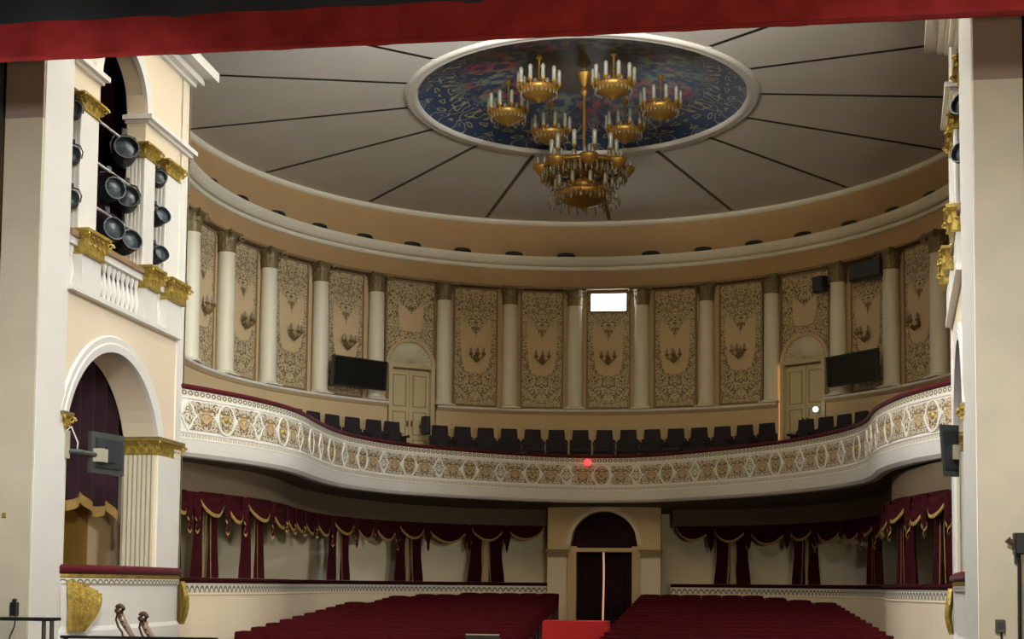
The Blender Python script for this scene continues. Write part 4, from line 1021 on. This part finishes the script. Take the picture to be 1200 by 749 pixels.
# loudspeakers/monitors on arms at the boxes
def box_monitor(T, side, y0, z0, label):
    r = empty('arm_mounted_monitor', T(-.25, y0, z0), 0, label, 'monitor', 'box monitors')
    def U(x, y, z): return T(x, y, z)
    # panel slants: seen from behind
    dx, dy = .50, -.42
    def pan(mb, a0, a1, o0, o1, za, zb):
        # a along the panel width, o thickness
        ax = (-.14, .62); L = math.hypot(*ax); ax = (ax[0]/L, ax[1]/L); nx = (-ax[1], ax[0])
        V = [(-.26+ax[0]*a+nx[0]*o, y0+ax[1]*a+nx[1]*o, z0+z) for a in (a0, a1) for o in (o0, o1) for z in (za, zb)]
        mb.add(V, [(0,1,3,2),(4,6,7,5),(0,4,5,1),(2,3,7,6),(0,2,6,4),(1,5,7,3)]); return mb
    pan(MB(T), -.36, .36, -.03, .03, -.28, .28).build('casing', 'greyplastic', r)
    pan(pan(MB(T), -.28, .28, .03, .06, -.2, .2), -.1, .1, .06, .09, -.12, .1).build('rear_shell', 'slate', r)
    pan(MB(T), -.33, .33, -.036, -.03, -.25, .25).build('screen', 'screen', r)
    q = MB(T).box(-.34, -.16, y0-.32, y0-.12, z0-.13, z0+.05); q.build('motor_box', 'beige', r)
    q = MB(T).tube([(-.25, y0-.3, z0-.04), (-.14, y0-.55, z0-.02), (.02, y0-.68, z0-.02)], .035, 8); q.build('arm', 'greyplastic', r)
    MB(T).box(-.04, .03, y0-.78, y0-.64, z0-.12, z0+.25).build('wall_plate', 'beige', r)
    MB(T).tube([(.0, y0-.78, z0+.2), (-.08, y0-.7, z0+.3), (-.12, y0-.58, z0+.1), (-.1, y0-.55, z0)], .01, 5).build('cable', 'white', r)
box_monitor(TL, 'left', 17.93, 1.74, 'grey monitor seen from behind on a wall arm before the left box curtain')
# the right one faces the other way: its rear shell looks at the stage
def right_monitor():
    r = empty('arm_mounted_monitor', (5.56, 17.75, 1.4), 0, 'dark grey monitor on a bracket at the right box wall edge', 'monitor', 'box monitors')
    f = lambda x, y, z: (5.56+x, 17.75+y+x*.6, 1.72+z)
    MB(f).prism([(-.15, .32), (-.11, -.32), (.10, -.32), (.10, .32)], -.05, .03).build('casing', 'greyplastic', r)
    MB(f).prism([(-.11, .24), (-.08, -.24), (.07, -.24), (.07, .24)], -.09, -.05).build('rear_shell', 'slate', r)
    MB(f).box(.0, .09, -.2, -.09, -.12, .06).build('motor_box', 'beige', r)
    MB(f).tube([(.05, -.14, -.03), (.09, -.05, -.03), (.12, .1, -.03)], .03, 8).build('arm', 'greyplastic', r)
right_monitor()

# stage lamps rigged on white pipes in the loggias
def pipe(T, z, y0, y1, label):
    r = empty('lighting_pipe', T(.1, (y0+y1)/2, z), 0, label, 'pipe', 'lighting pipes')
    MB(T).tube([(.13, y0, z), (.13, y1, z)], .022, 8).build('tube', 'white', r, True)
    for y in (y0+.02, y1-.02): MB(T).tube([(.13, y, z-.03), (.13, y, z+.03)], .03, 6).build('coupler', 'greyplastic', r)
for z, nm in ((6.51, 'top'), (5.90, 'middle'), (5.26, 'lowest')):
    pipe(TL, z, 17.1, 20.9, f'white lighting pipe, {nm} of three across the left loggia')
    pipe(TR, z, 17.1, 20.9, f'white lighting pipe, {nm} of three across the right loggia')
lp = empty('stage_lamp', local=True)
MB(lambda x, y, z: (x, -z, y)).lathe([(.001, -.16), (.08, -.15), (.12, -.08), (.135, 0), (.135, .12), (.15, .13), (.15, .19), (.135, .19), (.12, .13), (.001, .12)], 18).build('housing', 'slate', lp)
MB(lambda x, y, z: (x, -z, y)).lathe([(.12, .125), (.08, .15), (.001, .16)], 16).build('lens', 'lens', lp, True)
MB().tube([(-.15, 0, 0), (-.17, 0, .12), (-.12, 0, .24), (0, 0, .27), (.12, 0, .24), (.17, 0, .12), (.15, 0, 0)], .014, 6).build('yoke', 'black', lp)
MB().box(-.03, .03, -.03, .03, .26, .34).build('clamp', 'black', lp)
reg(lp); f_ = True
# (wall, y along, z, yaw, pitch, size, description)
LAMPS = [(TL, 19.12, 6.30, .55, -.25, 1.25, 'large black stage lamp hanging from the top pipe inside the left loggia arch'),
         (TL, 18.62, 5.60, .9, -.1, 1.1, 'black stage lamp under the middle pipe, nearer the stage, left loggia'),
         (TL, 19.25, 5.62, .5, -.2, 1.15, 'black stage lamp under the middle pipe, farther from the stage, left loggia'),
         (TL, 18.62, 5.0, .9, -.15, 1.15, 'black stage lamp under the lowest pipe, nearer the stage, left loggia'),
         (TL, 19.25, 4.98, .9, -.25, 1.1, 'black stage lamp under the lowest pipe, farther from the stage, left loggia'),
         (TL, 20.19, 6.22, .5, -.2, .8, 'small stage lamp high in the narrow far bay of the left loggia'),
         (TL, 20.19, 5.62, 1.0, -.3, .9, 'stage lamp midway up the narrow far bay of the left loggia'),
         (TL, 20.19, 5.02, 1.0, -.3, .85, 'stage lamp at the foot of the narrow far bay of the left loggia'),
         (TL, 17.28, 6.30, .4, -.1, .75, 'stage lamp high beside the left proscenium reveal'),
         (TL, 17.28, 5.68, .4, -.1, .75, 'stage lamp midway beside the left proscenium reveal'),
         (TL, 17.28, 5.08, .4, -.1, .75, 'stage lamp low beside the left proscenium reveal'),
         (TR, 18.2, 6.2, -.8, -.2, 1.0, 'upper black stage lamp in the right loggia'),
         (TR, 18.3, 5.6, -.8, -.2, 1.0, 'lower black stage lamp in the right loggia')]
for T, y, z, yaw, pit, sz, lab in LAMPS:
    o = lp if f_ else copy_tree(lp); f_ = False
    o.location = T(.13 if sz > 1 or T is TR else .04, y, z); o.rotation_euler = (pit, 0, yaw); o.scale = (sz, sz, sz); tag(o, lab, 'stage lamp', 'stage lamps in the loggias')
